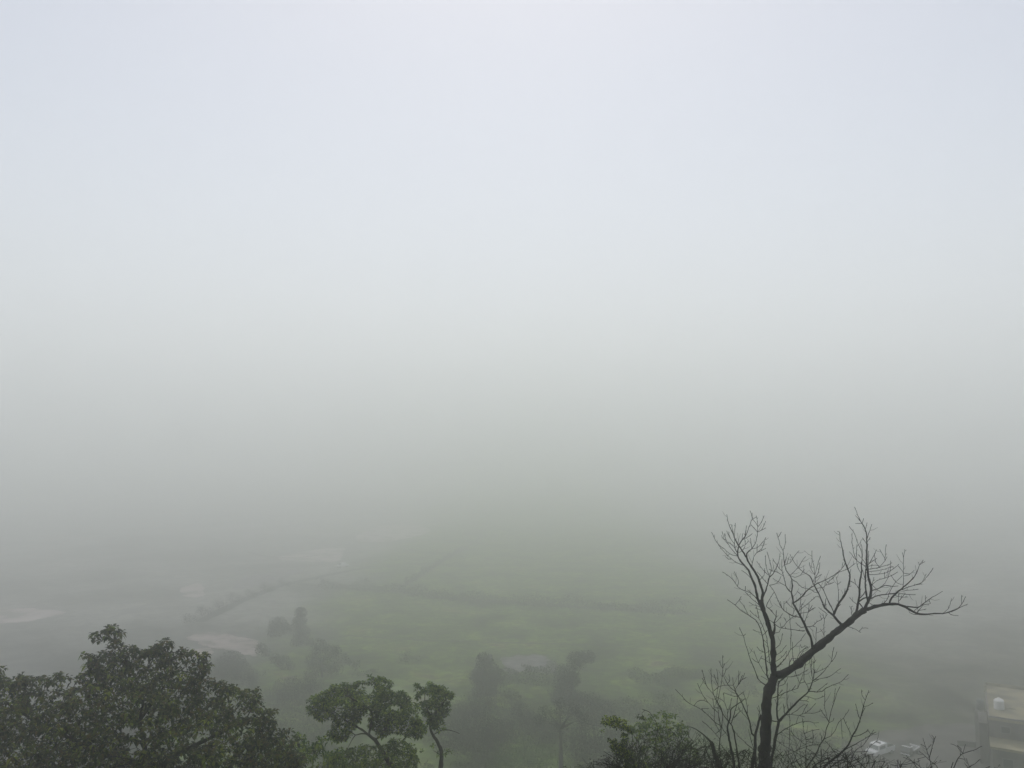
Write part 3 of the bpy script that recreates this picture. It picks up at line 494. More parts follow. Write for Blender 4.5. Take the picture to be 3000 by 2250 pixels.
shrub_from("bare_shrub", 19.0, (2380, 2300), [
    ('E', [(860, 1720), (920, 1620), (1060, 1430), (1120, 1280), (1180, 1190), (1230, 1000), (1260, 920), (1300, 750), (1350, 580), (1400, 430), (1445, 335)], 24, 4),
    ('E', [(900, 1720), (890, 1400), (890, 1200), (850, 1050), (835, 850)], 11, 3),
    ('E', [(1250, 920), (1200, 700), (1195, 400)], 7, 3), ('E', [(1340, 620), (1370, 370)], 5, 3), ('E', [(1190, 1200), (1290, 1140), (1370, 1040), (1420, 920), (1500, 850), (1590, 710)], 10, 4),
    ('E', [(1245, 930), (1190, 800), (1120, 700)], 4, 3), ('E', [(1250, 940), (1330, 900), (1345, 850)], 4, 3), ('E', [(1130, 1260), (1000, 1280), (800, 1350), (560, 1460)], 8, 6), ('E', [(1060, 1400), (900, 1450), (640, 1600)], 7, 5),
    ('E', [(1170, 1230), (1140, 1130), (1110, 1120)], 4, 3), ('E', [(890, 1200), (960, 1190), (1020, 1160)], 4, 3), ('E', [(870, 1100), (1000, 1050), (1110, 1030)], 4, 3), ('E', [(1460, 880), (1470, 1050), (1480, 1180)], 4, 3), ('E', [(1040, 1300), (1010, 1150), (990, 1030)], 5, 3),
    ('E', [(890, 1300), (780, 1200), (700, 1130), (650, 1050)], 5, 3), ('E', [(900, 1350), (1000, 1400), (1080, 1480)], 5, 3)],
    "shorter bare shrub with upright forked twigs, directly right of the bare sapling", stems=2)
shrub_from("bare_shrub", 17.8, (2450, 2330), [
    ('E', [(1130, 1720), (1230, 1600), (1350, 1500), (1500, 1380), (1580, 1280), (1640, 1150), (1720, 1000), (1770, 870), (1820, 670), (1850, 560), (1910, 400)], 42, 4),
    ('E', [(1440, 1720), (1410, 1540), (1360, 1420), (1280, 1300), (1200, 1220)], 12, 8), ('E', [(1560, 1720), (1640, 1500), (1700, 1370), (1830, 1280), (1940, 1110)], 11, 6),
    ('E', [(1760, 1720), (1790, 1600), (1850, 1440), (1950, 1290), (2060, 1210)], 10, 7),
    ('E', [(1840, 570), (1800, 480), (1790, 390)], 5, 3), ('E', [(1770, 850), (1720, 730), (1695, 620)], 5, 3), ('E', [(1780, 840), (1850, 680)], 5, 3), ('E', [(1830, 665), (1900, 650), (1980, 605)], 5, 3), ('E', [(1660, 1145), (1810, 1110), (1900, 1030)], 6, 3),
    ('E', [(1500, 1370), (1700, 1270), (1850, 1180), (1950, 1110), (1990, 1040)], 14, 5), ('E', [(1940, 1110), (2030, 1075)], 5, 4), ('E', [(1940, 1110), (1900, 1050)], 4, 3), ('E', [(1600, 1640), (1800, 1510), (1900, 1450), (2000, 1430)], 8, 5), ('E', [(1680, 1400), (1900, 1390)], 4, 3),
    ('E', [(1230, 1600), (1100, 1640), (900, 1700)], 16, 10), ('E', [(1640, 1150), (1560, 990), (1500, 850)], 4, 3), ('E', [(1880, 1420), (1830, 1380)], 4, 3), ('E', [(1250, 1620), (1400, 1570), (1560, 1560)], 10, 6)],
    "bare shrub with one long slanting forked stem rising to the left of the white-cabbed pickup", stems=4)
shrub_from("bare_shrub", 18.2, (2735, 2330), [
    ('G', [(1240, 1160), (1215, 1100), (1190, 1000), (1150, 880), (1120, 780)], 11, 4), ('G', [(1290, 1160), (1270, 1090), (1200, 1030), (1080, 920)], 8, 4),
    ('G', [(1193, 1010), (1215, 900), (1240, 780), (1215, 750)], 8, 3), ('G', [(1150, 870), (1100, 850)], 4, 3), ('G', [(1220, 860), (1260, 760)], 4, 3), ('G', [(1170, 920), (1210, 850)], 4, 3), ('G', [(1160, 990), (1060, 1010)], 4, 3)],
    "small bare shrub with one upright forked tip, between the grey flatbed and the building", stems=2)
shrub_from("bare_shrub", 18.6, (2815, 2330), [
    ('G', [(1430, 1160), (1450, 1106), (1500, 1000), (1550, 950), (1620, 930), (1700, 900), (1760, 870)], 11, 4), ('G', [(1560, 1160), (1600, 1106), (1680, 1060), (1740, 1010)], 7, 4), ('G', [(1550, 950), (1500, 880), (1420, 845)], 6, 4), ('G', [(1550, 950), (1580, 850)], 4, 3),
    ('G', [(1500, 1000), (1560, 1010), (1600, 1060)], 4, 3), ('G', [(1530, 960), (1530, 900), (1490, 860)], 4, 3), ('G', [(1620, 1090), (1590, 1000)], 4, 3)],
    "small bare shrub spreading in a low wide fork, lowest and closest beside the building", stems=2)
# ---------------------------------------------------------------- leaves and crowns
def inpoly(x, y, p):
    c = False; j = len(p) - 1
    for i in range(len(p)):
        if (p[i][1] > y) != (p[j][1] > y) and x < (p[j][0] - p[i][0]) * (y - p[i][1]) / (p[j][1] - p[i][1]) + p[i][0]: c = not c
        j = i
    return c
def edged(x, y, p):
    m = 1e9
    for i in range(len(p)):
        x1, y1 = p[i - 1]; x2, y2 = p[i]; dx, dy = x2 - x1, y2 - y1
        t = max(0, min(1, ((x - x1) * dx + (y - y1) * dy) / (dx * dx + dy * dy + 1e-9)))
        m = min(m, math.hypot(x - x1 - t * dx, y - y1 - t * dy))
    return m
def leaf(b, p, d, ln, wd, droop):
    """one folded leaf: four faces, bent down along its length"""
    s_ = d.cross(Vector((0, 0, 1)));  s_ = s_.normalized() if s_.length > 1e-3 else Vector((1, 0, 0))
    up = s_.cross(d).normalized()
    m = p + d * ln * .5 + up * ln * .06
    e = p + d * ln * .92 - Vector((0, 0, 1)) * ln * droop
    b.add([p, m + s_ * wd, m - up * wd * .25, m - s_ * wd, e], [(0, 1, 2), (0, 2, 3), (1, 4, 2), (2, 4, 3)])
def cluster(b, c, n, ln, wd, droop=.5, rnd=R):
    for k in range(n):
        az = rnd.uniform(0, 2 * math.pi); el = rnd.uniform(-.6, .9)
        d = Vector((math.cos(az) * math.cos(el), math.sin(az) * math.cos(el), math.sin(el)))
        leaf(b, c + d * ln * .12, d, ln * rnd.uniform(.7, 1.15), wd * rnd.uniform(.8, 1.2), droop * rnd.uniform(.4, 1.3))
def crown_points(poly, dist, n, thick, gap=.0, gscale=.9, holes=(), seed=1, edge_keep=6):
    """cluster centres spread through a crown whose outline is poly (photo pixels) and whose depth grows inward from the edge"""
    rr = random.Random(seed); xs = [p[0] for p in poly]; ys = [p[1] for p in poly]; out = []; tries = 0
    mpp = dist / F
    while len(out) < n and tries < n * 30:
        tries += 1
        x = rr.uniform(min(xs), max(xs)); y = rr.uniform(min(ys), max(ys))
        if not inpoly(x, y, poly): continue
        e = edged(x, y, poly)
        if any(math.hypot((x - hx) / hw, (y - hy) / hh) < 1 for hx, hy, hw, hh in holes): continue
        th = min(thick, e * mpp * 1.15 + .12)
        d = dist + rr.uniform(-th, th)
        p = P(x, y, d)
        if gap and e > edge_keep and noise.noise(p * gscale + Vector((seed * 7, 0, 0))) < -abs(gap): continue
        out.append(p)
    return out
def wood(b, starts, targets, r_tip=.008, seed=3, limbs=40, r_limb=.05):
    """grow boughs from the given skeleton points out to the clusters: coarse ones first, then twigs"""
    rr = random.Random(seed); nodes = list(starts)           # (point, radius)
    tg = list(targets); rr.shuffle(tg)
    first = sorted(tg[:limbs], key=lambda p: min((p - q[0]).length for q in nodes))
    for j, p in enumerate(first + tg[limbs:]):
        c = min(nodes, key=lambda q: (q[0] - p).length_squared + (0 if q[0].z < p.z + .2 else .6))
        L = (p - c[0]).length
        if L < .05: continue
        k = max(2, int(L / .25)); r0 = min(c[1] * .75, .012 + L * .018); pts = []; rad = []
        sag = Vector((rr.uniform(-.1, .1), rr.uniform(-.1, .1), rr.uniform(-.05, .16))) * L
        for i in range(k + 1):
            t = i / k
            pts.append(c[0].lerp(p, t) + sag * math.sin(math.pi * t) + (Vector((rr.uniform(-1, 1), rr.uniform(-1, 1), rr.uniform(-1, 1))) * .03 if 0 < i < k else Vector()))
            rad.append(max(r_tip, r0 * (1 - t * .7)))
        b.tube(pts, rad, 5 if j < limbs else 3)
        nodes += [(q, r) for q, r in list(zip(pts, rad))[1:]] if j < limbs else [(pts[-1], rad[-1])]
    return nodes
def traced(z, pts, w0, w1, d, slope=0.0, lump=.2, n=9):
    sk = Skeleton(d); sk.add(z, pts, w0, w1, 'x', slope, spur=False, n=n, lump=lump, jit=.5)
    return sk.runs[0][1], sk.runs[0][2]

# ---- big broad-leaved tree at lower left
DL = 27.0
polyL = [(-160, 2040), (-100, 1960), (-40, 1940), (8, 1955), (14, 1990), (48, 1992), (62, 1975), (80, 1985), (78, 2000), (100, 1990), (120, 1984), (155, 1995), (168, 1972), (190, 1980), (225, 1985), (262, 1965), (256, 1945), (252, 1925), (245, 1913),
         (262, 1918), (290, 1925), (302, 1910), (318, 1890), (330, 1884), (352, 1886), (356, 1900), (380, 1897), (398, 1892), (425, 1905), (445, 1896), (470, 1878), (486, 1872), (498, 1882), (497, 1908), (520, 1915), (535, 1903), (548, 1912), (562, 1908), (585, 1920),
         (606, 1915), (612, 1945), (600, 1975), (590, 1990), (620, 1990), (640, 1995), (660, 2010), (690, 2012), (715, 2030), (740, 2028), (756, 2012), (758, 2045), (765, 2065), (790, 2085), (805, 2082), (795, 2120), (815, 2140), (850, 2138), (868, 2165), (880, 2200), (890, 2240), (870, 2320), (700, 2400), (300, 2430), (-100, 2400), (-180, 2200)]
tuft = [(268, 1872), (275, 1858), (292, 1856), (300, 1870), (304, 1848), (318, 1834), (330, 1832), (345, 1842), (357, 1855), (352, 1872), (335, 1866), (322, 1856), (312, 1870), (296, 1876), (285, 1880)]
neck = [(325, 1884), (330, 1868), (345, 1870), (350, 1888)]
b = MB(); cl = crown_points(polyL, DL, 4200, 2.6, gap=.36, gscale=1.1, seed=5, edge_keep=14, holes=[(375, 2140, 34, 16), (400, 2186, 38, 14), (612, 2150, 14, 20), (430, 2150, 14, 16)])
cl += crown_points(tuft, DL, 26, .4, seed=8) + crown_points(neck, DL, 6, .2, seed=9)
# ragged tips along the upper outline
for i in range(2, len(polyL) - 8):
    x, y = polyL[i]; cl.append(P(x, y + 5, DL + R.uniform(-.5, .5)))
for c in cl: cluster(b, c, R.randint(8, 12), R.uniform(.16, .25), .046, .42)
tl = thing("broadleaf_tree", base_at(430, 2300, DL), "big dark broadleaf tree with drooping brownish-green leaves filling the lower left corner", "tree")
CB = b
tk = MB(); base = tl.location - Vector((0, 0, .3)); top = P(450, 2260, DL)
pts = [base.lerp(top, i / 8) + Vector((.25 * math.sin(i * .9), 0, 0)) for i in range(9)]; rad = [.34 - .018 * i for i in range(9)]
tk.tube(pts, rad, 12, .2); tk.build("trunk", M['bark2'], tl)
stn = list(zip(pts, rad))[4:]
for z, q, w0, w1 in [('S', [(450, 2260), (432, 2230), (424, 2190), (420, 2160)], 20, 12), ('S', [(424, 2178), (392, 2168), (350, 2158), (318, 2140), (296, 2120)], 10, 5), ('S', [(422, 2170), (450, 2160), (480, 2150), (520, 2130)], 9, 5),
                     ('S', [(420, 2165), (410, 2110), (420, 2050), (400, 1990), (360, 1920), (338, 1885), (322, 1866), (310, 1862)], 10, 2), ('S', [(450, 2260), (540, 2200), (640, 2150), (720, 2110)], 16, 6),
                     ('S', [(430, 2240), (330, 2220), (220, 2170), (100, 2110), (20, 2060)], 16, 6), ('S', [(410, 2110), (460, 2040), (500, 1970), (490, 1900)], 8, 3)]:
    lm = MB(); wp, wr = traced(z, q, w0, w1, DL, 0); lm.tube(wp, wr, 8, .2); lm.build("limb", M['bark'], tl); stn += list(zip(wp, wr))
wb = MB(); wood(wb, stn, cl[:520], seed=2, limbs=70); CB.build("crown", M['leaf_dark'], tl, False, wb, M['bark'])

# ---- wide-crowned tree, lower middle
DM = 33.0
def hz(pts): return [(880 + x / 4.608, 1950 + y / 4.608) for x, y in pts]
polyM = hz([(80, 500), (120, 430), (280, 380), (430, 280), (560, 240), (700, 250), (840, 220), (930, 230), (925, 150), (985, 175), (1070, 140), (1180, 200), (1275, 215), (1215, 290), (1200, 350), (1400, 350), (1450, 430), (1500, 480), (1600, 560), (1560, 640), (1640, 760), (1710, 850), (1690, 900),
            (1620, 960), (1450, 975), (1340, 900), (1250, 900), (1120, 980), (1050, 950), (960, 880), (900, 780), (760, 760), (700, 900), (640, 1000), (480, 1030), (370, 950), (400, 840), (430, 760), (360, 730), (270, 740), (200, 700), (100, 610)])
polyM2 = hz([(300, 1230), (430, 1160), (560, 1120), (700, 1130), (860, 1060), (980, 1090), (1150, 1080), (1240, 980), (1380, 1000), (1500, 1060), (1570, 1150), (1600, 1220), (1580, 1400), (1500, 1600), (500, 1600), (350, 1400)])
cl = crown_points(polyM, DM, 1350, 2.2, gap=.28, gscale=1.3, seed=15, holes=[(880 + 1280 / 4.608, 1950 + 585 / 4.608, 18, 8), (880 + 850 / 4.608, 1950 + 800 / 4.608, 20, 10), (880 + 400 / 4.608, 1950 + 760 / 4.608, 14, 14)], edge_keep=4)
cl2 = crown_points(polyM2, DM - .5, 650, 1.8, gap=.4, gscale=1.3, seed=16)
b = MB()
for c in cl + cl2: cluster(b, c, R.randint(8, 12), R.uniform(.12, .19), .036, .25)
tm = thing("spreading_tree", base_at(1150, 2300, DM), "green leafy tree with a wide airy crown over a slanting forked trunk, lower centre-left", "tree")
CB = b
wp, wr = traced('H', [(1330, 1500), (1250, 1382), (1130, 1200), (1060, 1080), (1000, 1000), (900, 920), (820, 860), (700, 800)], 92, 14, DM)
tk = MB(); g = tm.location - Vector((0, 0, .3)); tk.tube([g.lerp(wp[0], i / 6) for i in range(6)] + wp, [.26 - .015 * i for i in range(6)] + wr, 11, .18); tk.build("trunk", M['bark2'], tm)
stn = list(zip(wp, wr))
for q, w0, w1 in [([(900, 925), (820, 920), (740, 940), (690, 900)], 24, 9), ([(925, 925), (950, 800), (975, 700), (940, 600), (860, 550), (760, 480), (600, 400)], 30, 8), ([(960, 760), (1060, 620), (1180, 520), (1350, 530), (1500, 560)], 20, 7),
                  ([(1130, 1200), (1300, 1080), (1450, 940), (1560, 860)], 26, 8), ([(820, 860), (640, 760), (480, 640), (300, 560)], 22, 8), ([(950, 660), (980, 480), (1040, 330), (1050, 200)], 16, 6), ([(1000, 1010), (1120, 900), (1180, 760), (1200, 640)], 22, 8)]:
    lm = MB(); p_, r_ = traced('H', q, w0, w1, DM, R.uniform(-.4, .4)); lm.tube(p_, r_, 7, .15); lm.build("limb", M['bark2'], tm); stn += list(zip(p_, r_))
wb = MB(); wood(wb, stn, cl[:330] + cl2[:90], seed=4, limbs=60, r_tip=.007); CB.build("crown", M['leaf_green'], tm, False, wb, M['bark2'])

# ---- slim tree beside it
DS = 34.5
polyS = hz([(1560, 250), (1640, 290), (1710, 290), (1740, 215), (1800, 270), (1880, 270), (1935, 240), (1950, 310), (2000, 340), (2065, 380), (2040, 450), (2000, 520), (2025, 640), (1960, 680), (1900, 700), (1910, 760), (1960, 860), (1860, 885), (1780, 800), (1690, 760), (1640, 640), (1590, 540), (1620, 480), (1560, 400)])
cl = crown_points(polyS, DS, 370, 1.1, gap=.3, gscale=1.6, seed=25, holes=[(880 + 1680 / 4.608, 1950 + 440 / 4.608, 17, 14), (880 + 1780 / 4.608, 1950 + 620 / 4.608, 10, 9)], edge_keep=4)
cl += [P(880 + x / 4.608, 1950 + y / 4.608, DS + R.uniform(-.3, .3)) for x, y in ((1960, 1150), (2000, 1140), (2030, 1160), (1980, 1190), (1780, 1070), (1800, 1085), (1940, 1200), (1850, 1200), (1640, 1150))]
b = MB()
for c in cl: cluster(b, c, R.randint(8, 12), R.uniform(.12, .19), .036, .25)
tm = thing("slim_tree", base_at(1292, 2300, DS), "slim tree with one small rounded crown on a bent trunk, beside the wide-crowned tree", "tree")
CB = b
wp, wr = traced('H', [(1860, 1500), (1890, 1382), (1905, 1250), (1900, 1150), (1850, 1030), (1770, 900), (1750, 800), (1770, 690), (1740, 640), (1680, 590)], 66, 14, DS)
tk = MB(); g = tm.location - Vector((0, 0, .3)); tk.tube([g.lerp(wp[0], i / 6) for i in range(6)] + wp, [.22 - .012 * i for i in range(6)] + wr, 10, .15); tk.build("trunk", M['bark2'], tm)
stn = list(zip(wp, wr))
for q, w0, w1 in [([(1900, 1210), (1800, 1150)], 14, 6), ([(1800, 930), (1920, 870), (2050, 880), (2150, 920)], 14, 7), ([(1760, 740), (1850, 600), (1950, 480), (1960, 380)], 20, 7), ([(1765, 680), (1700, 560), (1680, 400), (1740, 280)], 16, 6), ([(1905, 1230), (1970, 1170), (2030, 1150)], 12, 6)]:
    lm = MB(); p_, r_ = traced('H', q, w0, w1, DS, R.uniform(-.3, .3)); lm.tube(p_, r_, 6, .1); lm.build("limb", M['bark2'], tm); stn += list(zip(p_, r_))
wb = MB(); wood(wb, stn, cl[:150], seed=6, limbs=30, r_tip=.007); CB.build("crown", M['leaf_green'], tm, False, wb, M['bark2'])

# ---- low leafy tree between the two
DN = 30.0
polyN = [(845, 2180), (868, 2150), (885, 2158), (905, 2168), (930, 2166), (950, 2160), (985, 2178), (1000, 2200), (1010, 2240), (1060, 2260), (1080, 2330), (860, 2400), (800, 2300)]
cl = crown_points(polyN, DN, 330, 1.6, gap=.1, gscale=1.3, seed=31); b = MB()
for c in cl: cluster(b, c, R.randint(8, 12), R.uniform(.15, .24), .036, .6)
tm = thing("young_tree", base_at(930, 2330, DN), "low leafy treetop showing between the big dark tree and the wide-crowned one", "tree")
CB = b
tk = MB(); g = tm.location - Vector((0, 0, .3)); e = P(940, 2280, DN); pp = [g.lerp(e, i / 6) for i in range(7)]; rr_ = [.16 - .012 * i for i in range(7)]
tk.tube(pp, rr_, 8, .12); tk.build("trunk", M['bark2'], tm); wb = MB(); wood(wb, list(zip(pp, rr_))[4:], cl[:140], seed=8, limbs=30); CB.build("crown", M['leaf_green'], tm, False, wb, M['bark2'])

# ---- leafy shrub with yellow-green sprays, bottom centre-right
DF = 17.0
def fz(pts): return [(1740 + x / 6.144, 2050 + y / 6.144) for x, y in pts]
b = MB(); cl = []
for pl, n, sd_ in [([(125, 440), (180, 300), (260, 320), (350, 290), (430, 330), (520, 340), (600, 410), (570, 470), (640, 500), (700, 560), (740, 600), (680, 600), (560, 560), (420, 520), (300, 480), (200, 470)], 130, 41),
                   ([(235, 710), (350, 715), (480, 760), (560, 660), (620, 720), (580, 800), (540, 900), (480, 980), (330, 960), (280, 900), (330, 830)], 90, 42), ([(780, 290), (900, 300), (960, 340), (840, 360)], 10, 43),
                   ([(840, 850), (900, 840), (920, 880), (860, 900)], 10, 44), ([(540, 900), (700, 900), (760, 1010), (900, 1080), (1000, 1229), (1000, 1500), (500, 1500), (560, 1180)], 260, 45), ([(130, 570), (170, 560), (150, 590)], 3, 46), ([(480, 640), (560, 600), (620, 640), (530, 670)], 12, 47)]:
    cl += crown_points(fz(pl), DF, n, .7, seed=sd_)
for c in cl: cluster(b, c, R.randint(6, 9), R.uniform(.045, .075), .014, .2)
tm = thing("leafy_shrub", base_at(1830, 2330, DF), "leafy shrub tipped with yellow-green sprays, left end of the brambles along the bottom", "shrub")
CB = b
wb = MB(); stn = []
for q, w0, w1 in [([(760, 1400), (700, 1000), (690, 640), (620, 560), (480, 480)], 14, 5), ([(900, 1400), (860, 950), (720, 640), (640, 580)], 12, 6), ([(700, 1100), (560, 900), (400, 800), (240, 710)], 10, 4), ([(800, 1400), (600, 1200), (350, 1040), (180, 930)], 10, 4), ([(1100, 1300), (1110, 700), (1150, 500), (1060, 300), (980, 210), (870, 175)], 8, 3), ([(1160, 560), (1110, 700)], 8, 6)]:
    p_, r_ = traced('F', q, w0, w1, DF, R.uniform(-.1, .1), n=5); wb.tube(p_, r_, 5); stn += list(zip(p_, r_))
g = tm.location
for q in (760, 900, 800, 1100):
    t_ = P(1740 + q / 6.144, 2050 + 1400 / 6.144, DF); wb.tube([g + Vector((R.uniform(-.3, .3), 0, -.2)), g.lerp(t_, .5), t_], [.03, .022, .016], 5)
wood(wb, stn, cl[:300], seed=9, limbs=40, r_tip=.003); CB.build("crown", M['leaf_shrub'], tm, False, wb, M['twig'])

# ---- softer green shrub standing further off behind the brambles
DG = 26.0
cl = crown_points([(1812, 2180), (1835, 2140), (1868, 2118), (1885, 2098), (1915, 2092), (1940, 2082), (1968, 2090), (1990, 2104), (2012, 2130), (2020, 2170), (2050, 2210), (2060, 2330), (1790, 2340), (1795, 2230)], DG, 620, 1.8, gap=.22, gscale=1.2, seed=61)
b = MB()
for c in cl: cluster(b, c, R.randint(7, 10), R.uniform(.09, .14), .026, .2)
tm = thing("leafy_shrub", base_at(1920, 2400, DG), "soft green rounded shrub showing dimly behind the bramble tangle, bottom centre-right", "shrub")
st = MB(); wb = MB(); g = tm.location; e = P(1920, 2300, DG); pp = [(g - Vector((0, 0, .2))).lerp(e, i / 5) for i in range(6)]; rr_ = [.09 - .01 * i for i in range(6)]
st.tube(pp, rr_, 7, .1); wood(wb, list(zip(pp, rr_))[2:], cl[:220], seed=12, limbs=40, r_tip=.004)
st.build("stem", M['bark2'], tm); b.build("crown", M['leaf_green'], tm, False, wb, M['bark2'])

# ---- brambles: tangles of arching twigs
def bramble(name, dist, x0, x1, top, n, label, seed, leafy=.3, below=2330):
    rr = random.Random(seed); b = MB(); lf = MB(); mpp = dist / F; cx = (x0 + x1) / 2
    for k in range(n):
        x = rr.uniform(x0, x1); y = below + rr.uniform(-20, 10); d = dist + rr.uniform(-1.3, 1.3)
        ang = -math.pi / 2 + rr.uniform(-.6, .6); stack = [(x, y, d, ang, rr.uniform(3.0, 6.0), 0)]
        while stack:
            x, y, d, ang, wd, lv = stack.pop(); pts = []; rad = []
            L = rr.uniform(8, 20) if lv < 2 else rr.uniform(4, 9); curl = rr.uniform(-.09, .09); dd = rr.uniform(-.5, .5)
            for i in range(int(L)):
                tx = top(x) + 16 * noise.noise(Vector((x * .05, seed, lv))) 
                if y < tx + (0 if lv else 12): 
                    break
                pts.append(P(x, y, d)); rad.append(max(.0028, wd * mpp / 2)); wd *= .955
                ang += curl + rr.uniform(-.16, .16); ang += (-math.pi / 2 - ang) * .01
                x += math.cos(ang) * 8; y += math.sin(ang) * 8; d += dd * 8 * mpp
                if lv < 3 and rr.random() < (.24 if lv < 2 else .16):
                    stack.append((x, y, d, ang + rr.choice((-1, 1)) * rr.uniform(.35, 1.2), wd * .7, lv + 1))
                if rr.random() < leafy: cluster(lf, P(x + rr.uniform(-3, 3), y + rr.uniform(-3, 3), d), rr.randint(1, 4), rr.uniform(.025, .05), .012, .2, rr)
            if len(pts) > 1: b.tube(pts, rad, 4 if lv == 0 else 3)
    t_ = thing(name, base_at(cx, below, dist), label, "shrub")
    # root the tangle into the slope
    g = t_.location
    for k in range(14):
        e = P(rr.uniform(x0, x1), below, dist + rr.uniform(-.8, .8)); q = Vector((e.x + (g.x - e.x) * .3, e.y, hill(e.x, e.y) - .15))
        b.tube([q, q.lerp(e, .5) + Vector((rr.uniform(-.1, .1), rr.uniform(-.1, .1), 0)), e], [.02, .016, .01], 5)
    b.build("stem", M['twig'], t_)
    lf.build("foliage", M['bramble'], t_, smooth=False)
    return t_
def tl_(pts):
    def f(x):
        for (a, ya), (c, yc) in zip(pts, pts[1:]):
            if x <= c: return ya + (yc - ya) * max(0, x - a) / (c - a)
        return pts[-1][1]
    return f
bramble("bramble", 17.6, 1790, 1960, tl_([(1700, 2240), (1780, 2215), (1850, 2165), (1900, 2140), (1960, 2130), (2000, 2170)]), 28, "dense dark bramble tangle directly right of the leafy shrub with yellow-green sprays", 51, 0.2)
bramble("bramble", 18.3, 1900, 2090, tl_([(1880, 2180), (1930, 2140), (1990, 2125), (2040, 2140), (2090, 2170), (2120, 2200)]), 32, "bramble tangle arching over the leaning dead stub, left of the thin leafless stems", 52, 0.14)
bramble("bramble", 17.2, 2080, 2235, tl_([(2050, 2190), (2100, 2185), (2180, 2195), (2240, 2200)]), 24, "low bramble tangle at the foot of the tall leafless tree", 53, 0.08)
bramble("bramble", 18.0, 2265, 2420, tl_([(2250, 2200), (2270, 2150), (2330, 2120), (2400, 2150), (2440, 2190)]), 12, "thin bramble dotted with small dark leaves directly right of the tall trunk", 54, 0.06)
bramble("bramble", 17.0, 2400, 2600, tl_([(2380, 2200), (2420, 2190), (2500, 2200), (2580, 2215), (2640, 2235)]), 12, "low bramble below the white-cabbed pickup", 55, 0.06)
bramble("bramble", 17.5, 2600, 2860, tl_([(2580, 2235), (2650, 2215), (2700, 2225), (2800, 2225), (2860, 2245)]), 8, "sparse bramble tips below the grey flatbed and the low wall", 56, 0.06)

# ---------------------------------------------------------------- trees and bushes down in the valley
def far_plant(name, lobes, basepx, label, cat, mt, leafsz=.2, dens=34, trunk=True, group=None, dist=None, wisp=1.0, fill=.75):
    """crown built of leaf clumps spread in round lobes given as (x, y, radius) in photo pixels"""
    rr = random.Random(hash(label) % 1000 if False else sum(map(ord, label)))
    if cat == "bush": basepx = (basepx[0], max(y + .75 * r for x, y, r in lobes))
    g = ghit(*basepx) if dist is None else base_at(*basepx, dist)
    d = g.y / ray(*basepx).y if dist is None else dist
    root = thing(name, g, label, cat, group); b = MB(); mpp = d / F; sz = max(leafsz, 0)
    cen = []
    for (x, y, r) in lobes:
        c = P(x, y, d + rr.uniform(-.4, .4) * r * mpp); R_ = r * mpp; cen.append((c, R_))
        k = int(dens * (R_ / sz) ** 2 * .55 * wisp)
        for i in range(k):
            v = Vector((rr.gauss(0, 1), rr.gauss(0, 1), rr.gauss(0, 1))).normalized() * R_ * (rr.random() ** .4)
            v.z *= .9; p = c + v
            if noise.noise(p * (1.6 / max(R_, .6)) + Vector((x, 0, 0))) < -.28: continue
            nrm = (v.normalized() + Vector((rr.uniform(-1, 1), rr.uniform(-1, 1), rr.uniform(-1, 1))) * .8).normalized()
            u = nrm.orthogonal().normalized(); w_ = nrm.cross(u); s_ = sz * rr.uniform(.5, 1.1); a0 = rr.uniform(0, 6.3)
            q = [p + (u * math.cos(a0 + j * 1.5708) + w_ * math.sin(a0 + j * 1.5708)) * s_ * (.55 if j % 2 else .4) for j in range(4)]
            b.add(q, [(0, 1, 2, 3)])
    b.build("crown", mt, root, smooth=False)
    if cat == 'bush':
        t_ = MB()
        for c, R_ in cen: t_.tube([g - Vector((0, 0, .2)), g.lerp(c, .5) + Vector((0, 0, R_ * .1)), c], [.06, .04, .015], 5)
        t_.build('stem', M['bark2'], root)
    elif trunk:
        t_ = MB(); top = cen[0][0]; h_ = max(.5, (top - g).z)
        t_.tube([g - Vector((0, 0, .3)), g.lerp(top, .4) + Vector((rr.uniform(-.1, .1), 0, 0)), top], [.035 * h_ + .05, .025 * h_ + .04, .02], 7, .1)
        for c, R_ in cen[1:]:
            m_ = g.lerp(top, .78 if name == 'slender_tree' else .45); t_.tube([m_, m_.lerp(c, .6) + Vector((0, 0, R_ * .2)), c], [.018 * h_ + .03, .03, .015], 5)
        t_.build("trunk", M['bark2'], root)
    return root
BD, BG_, BO = M['bush_dark'], M['bush_green'], M['bush_olive']
far_plant("valley_tree", [(1420, 1935, 28), (1425, 1975, 44), (1400, 1985, 30), (1452, 1982, 30), (1425, 2005, 34), (1405, 2028, 26), (1445, 2030, 26)], (1425, 2040), "dark rounded tree with a narrower top, standing alone at the field's near edge", "tree", BD, dens=80)
far_plant("valley_tree", [(1690, 1935, 34), (1722, 1925, 24), (1655, 1975, 34), (1650, 2015, 32), (1675, 1990, 30), (1640, 2045, 30), (1685, 2045, 28)], (1665, 2065), "dark lopsided tree leaning right behind the grey gravel patch", "tree", BD, dens=52)
far_plant("slender_tree", [(1640, 2070, 30), (1600, 2085, 26), (1685, 2085, 30), (1640, 2110, 36), (1710, 2110, 24), (1580, 2110, 20)], (1650, 2330), "slender dark tree with a tall thin trunk and wispy crown on the near slope", "tree", BD, leafsz=.13, dist=92, wisp=.5)
far_plant("valley_tree", [(881, 1795, 20), (878, 1825, 25), (884, 1855, 27), (876, 1882, 26), (905, 1885, 18)], (882, 1890), "tall narrow dark tree at the field's left edge, behind the rounder bushes", "tree", BD, dens=60)
far_plant("bush", [(815, 1832, 30), (842, 1845, 22), (800, 1850, 20)], (820, 1872), "dark rounded bush directly left of the tall narrow tree", "bush", BD)
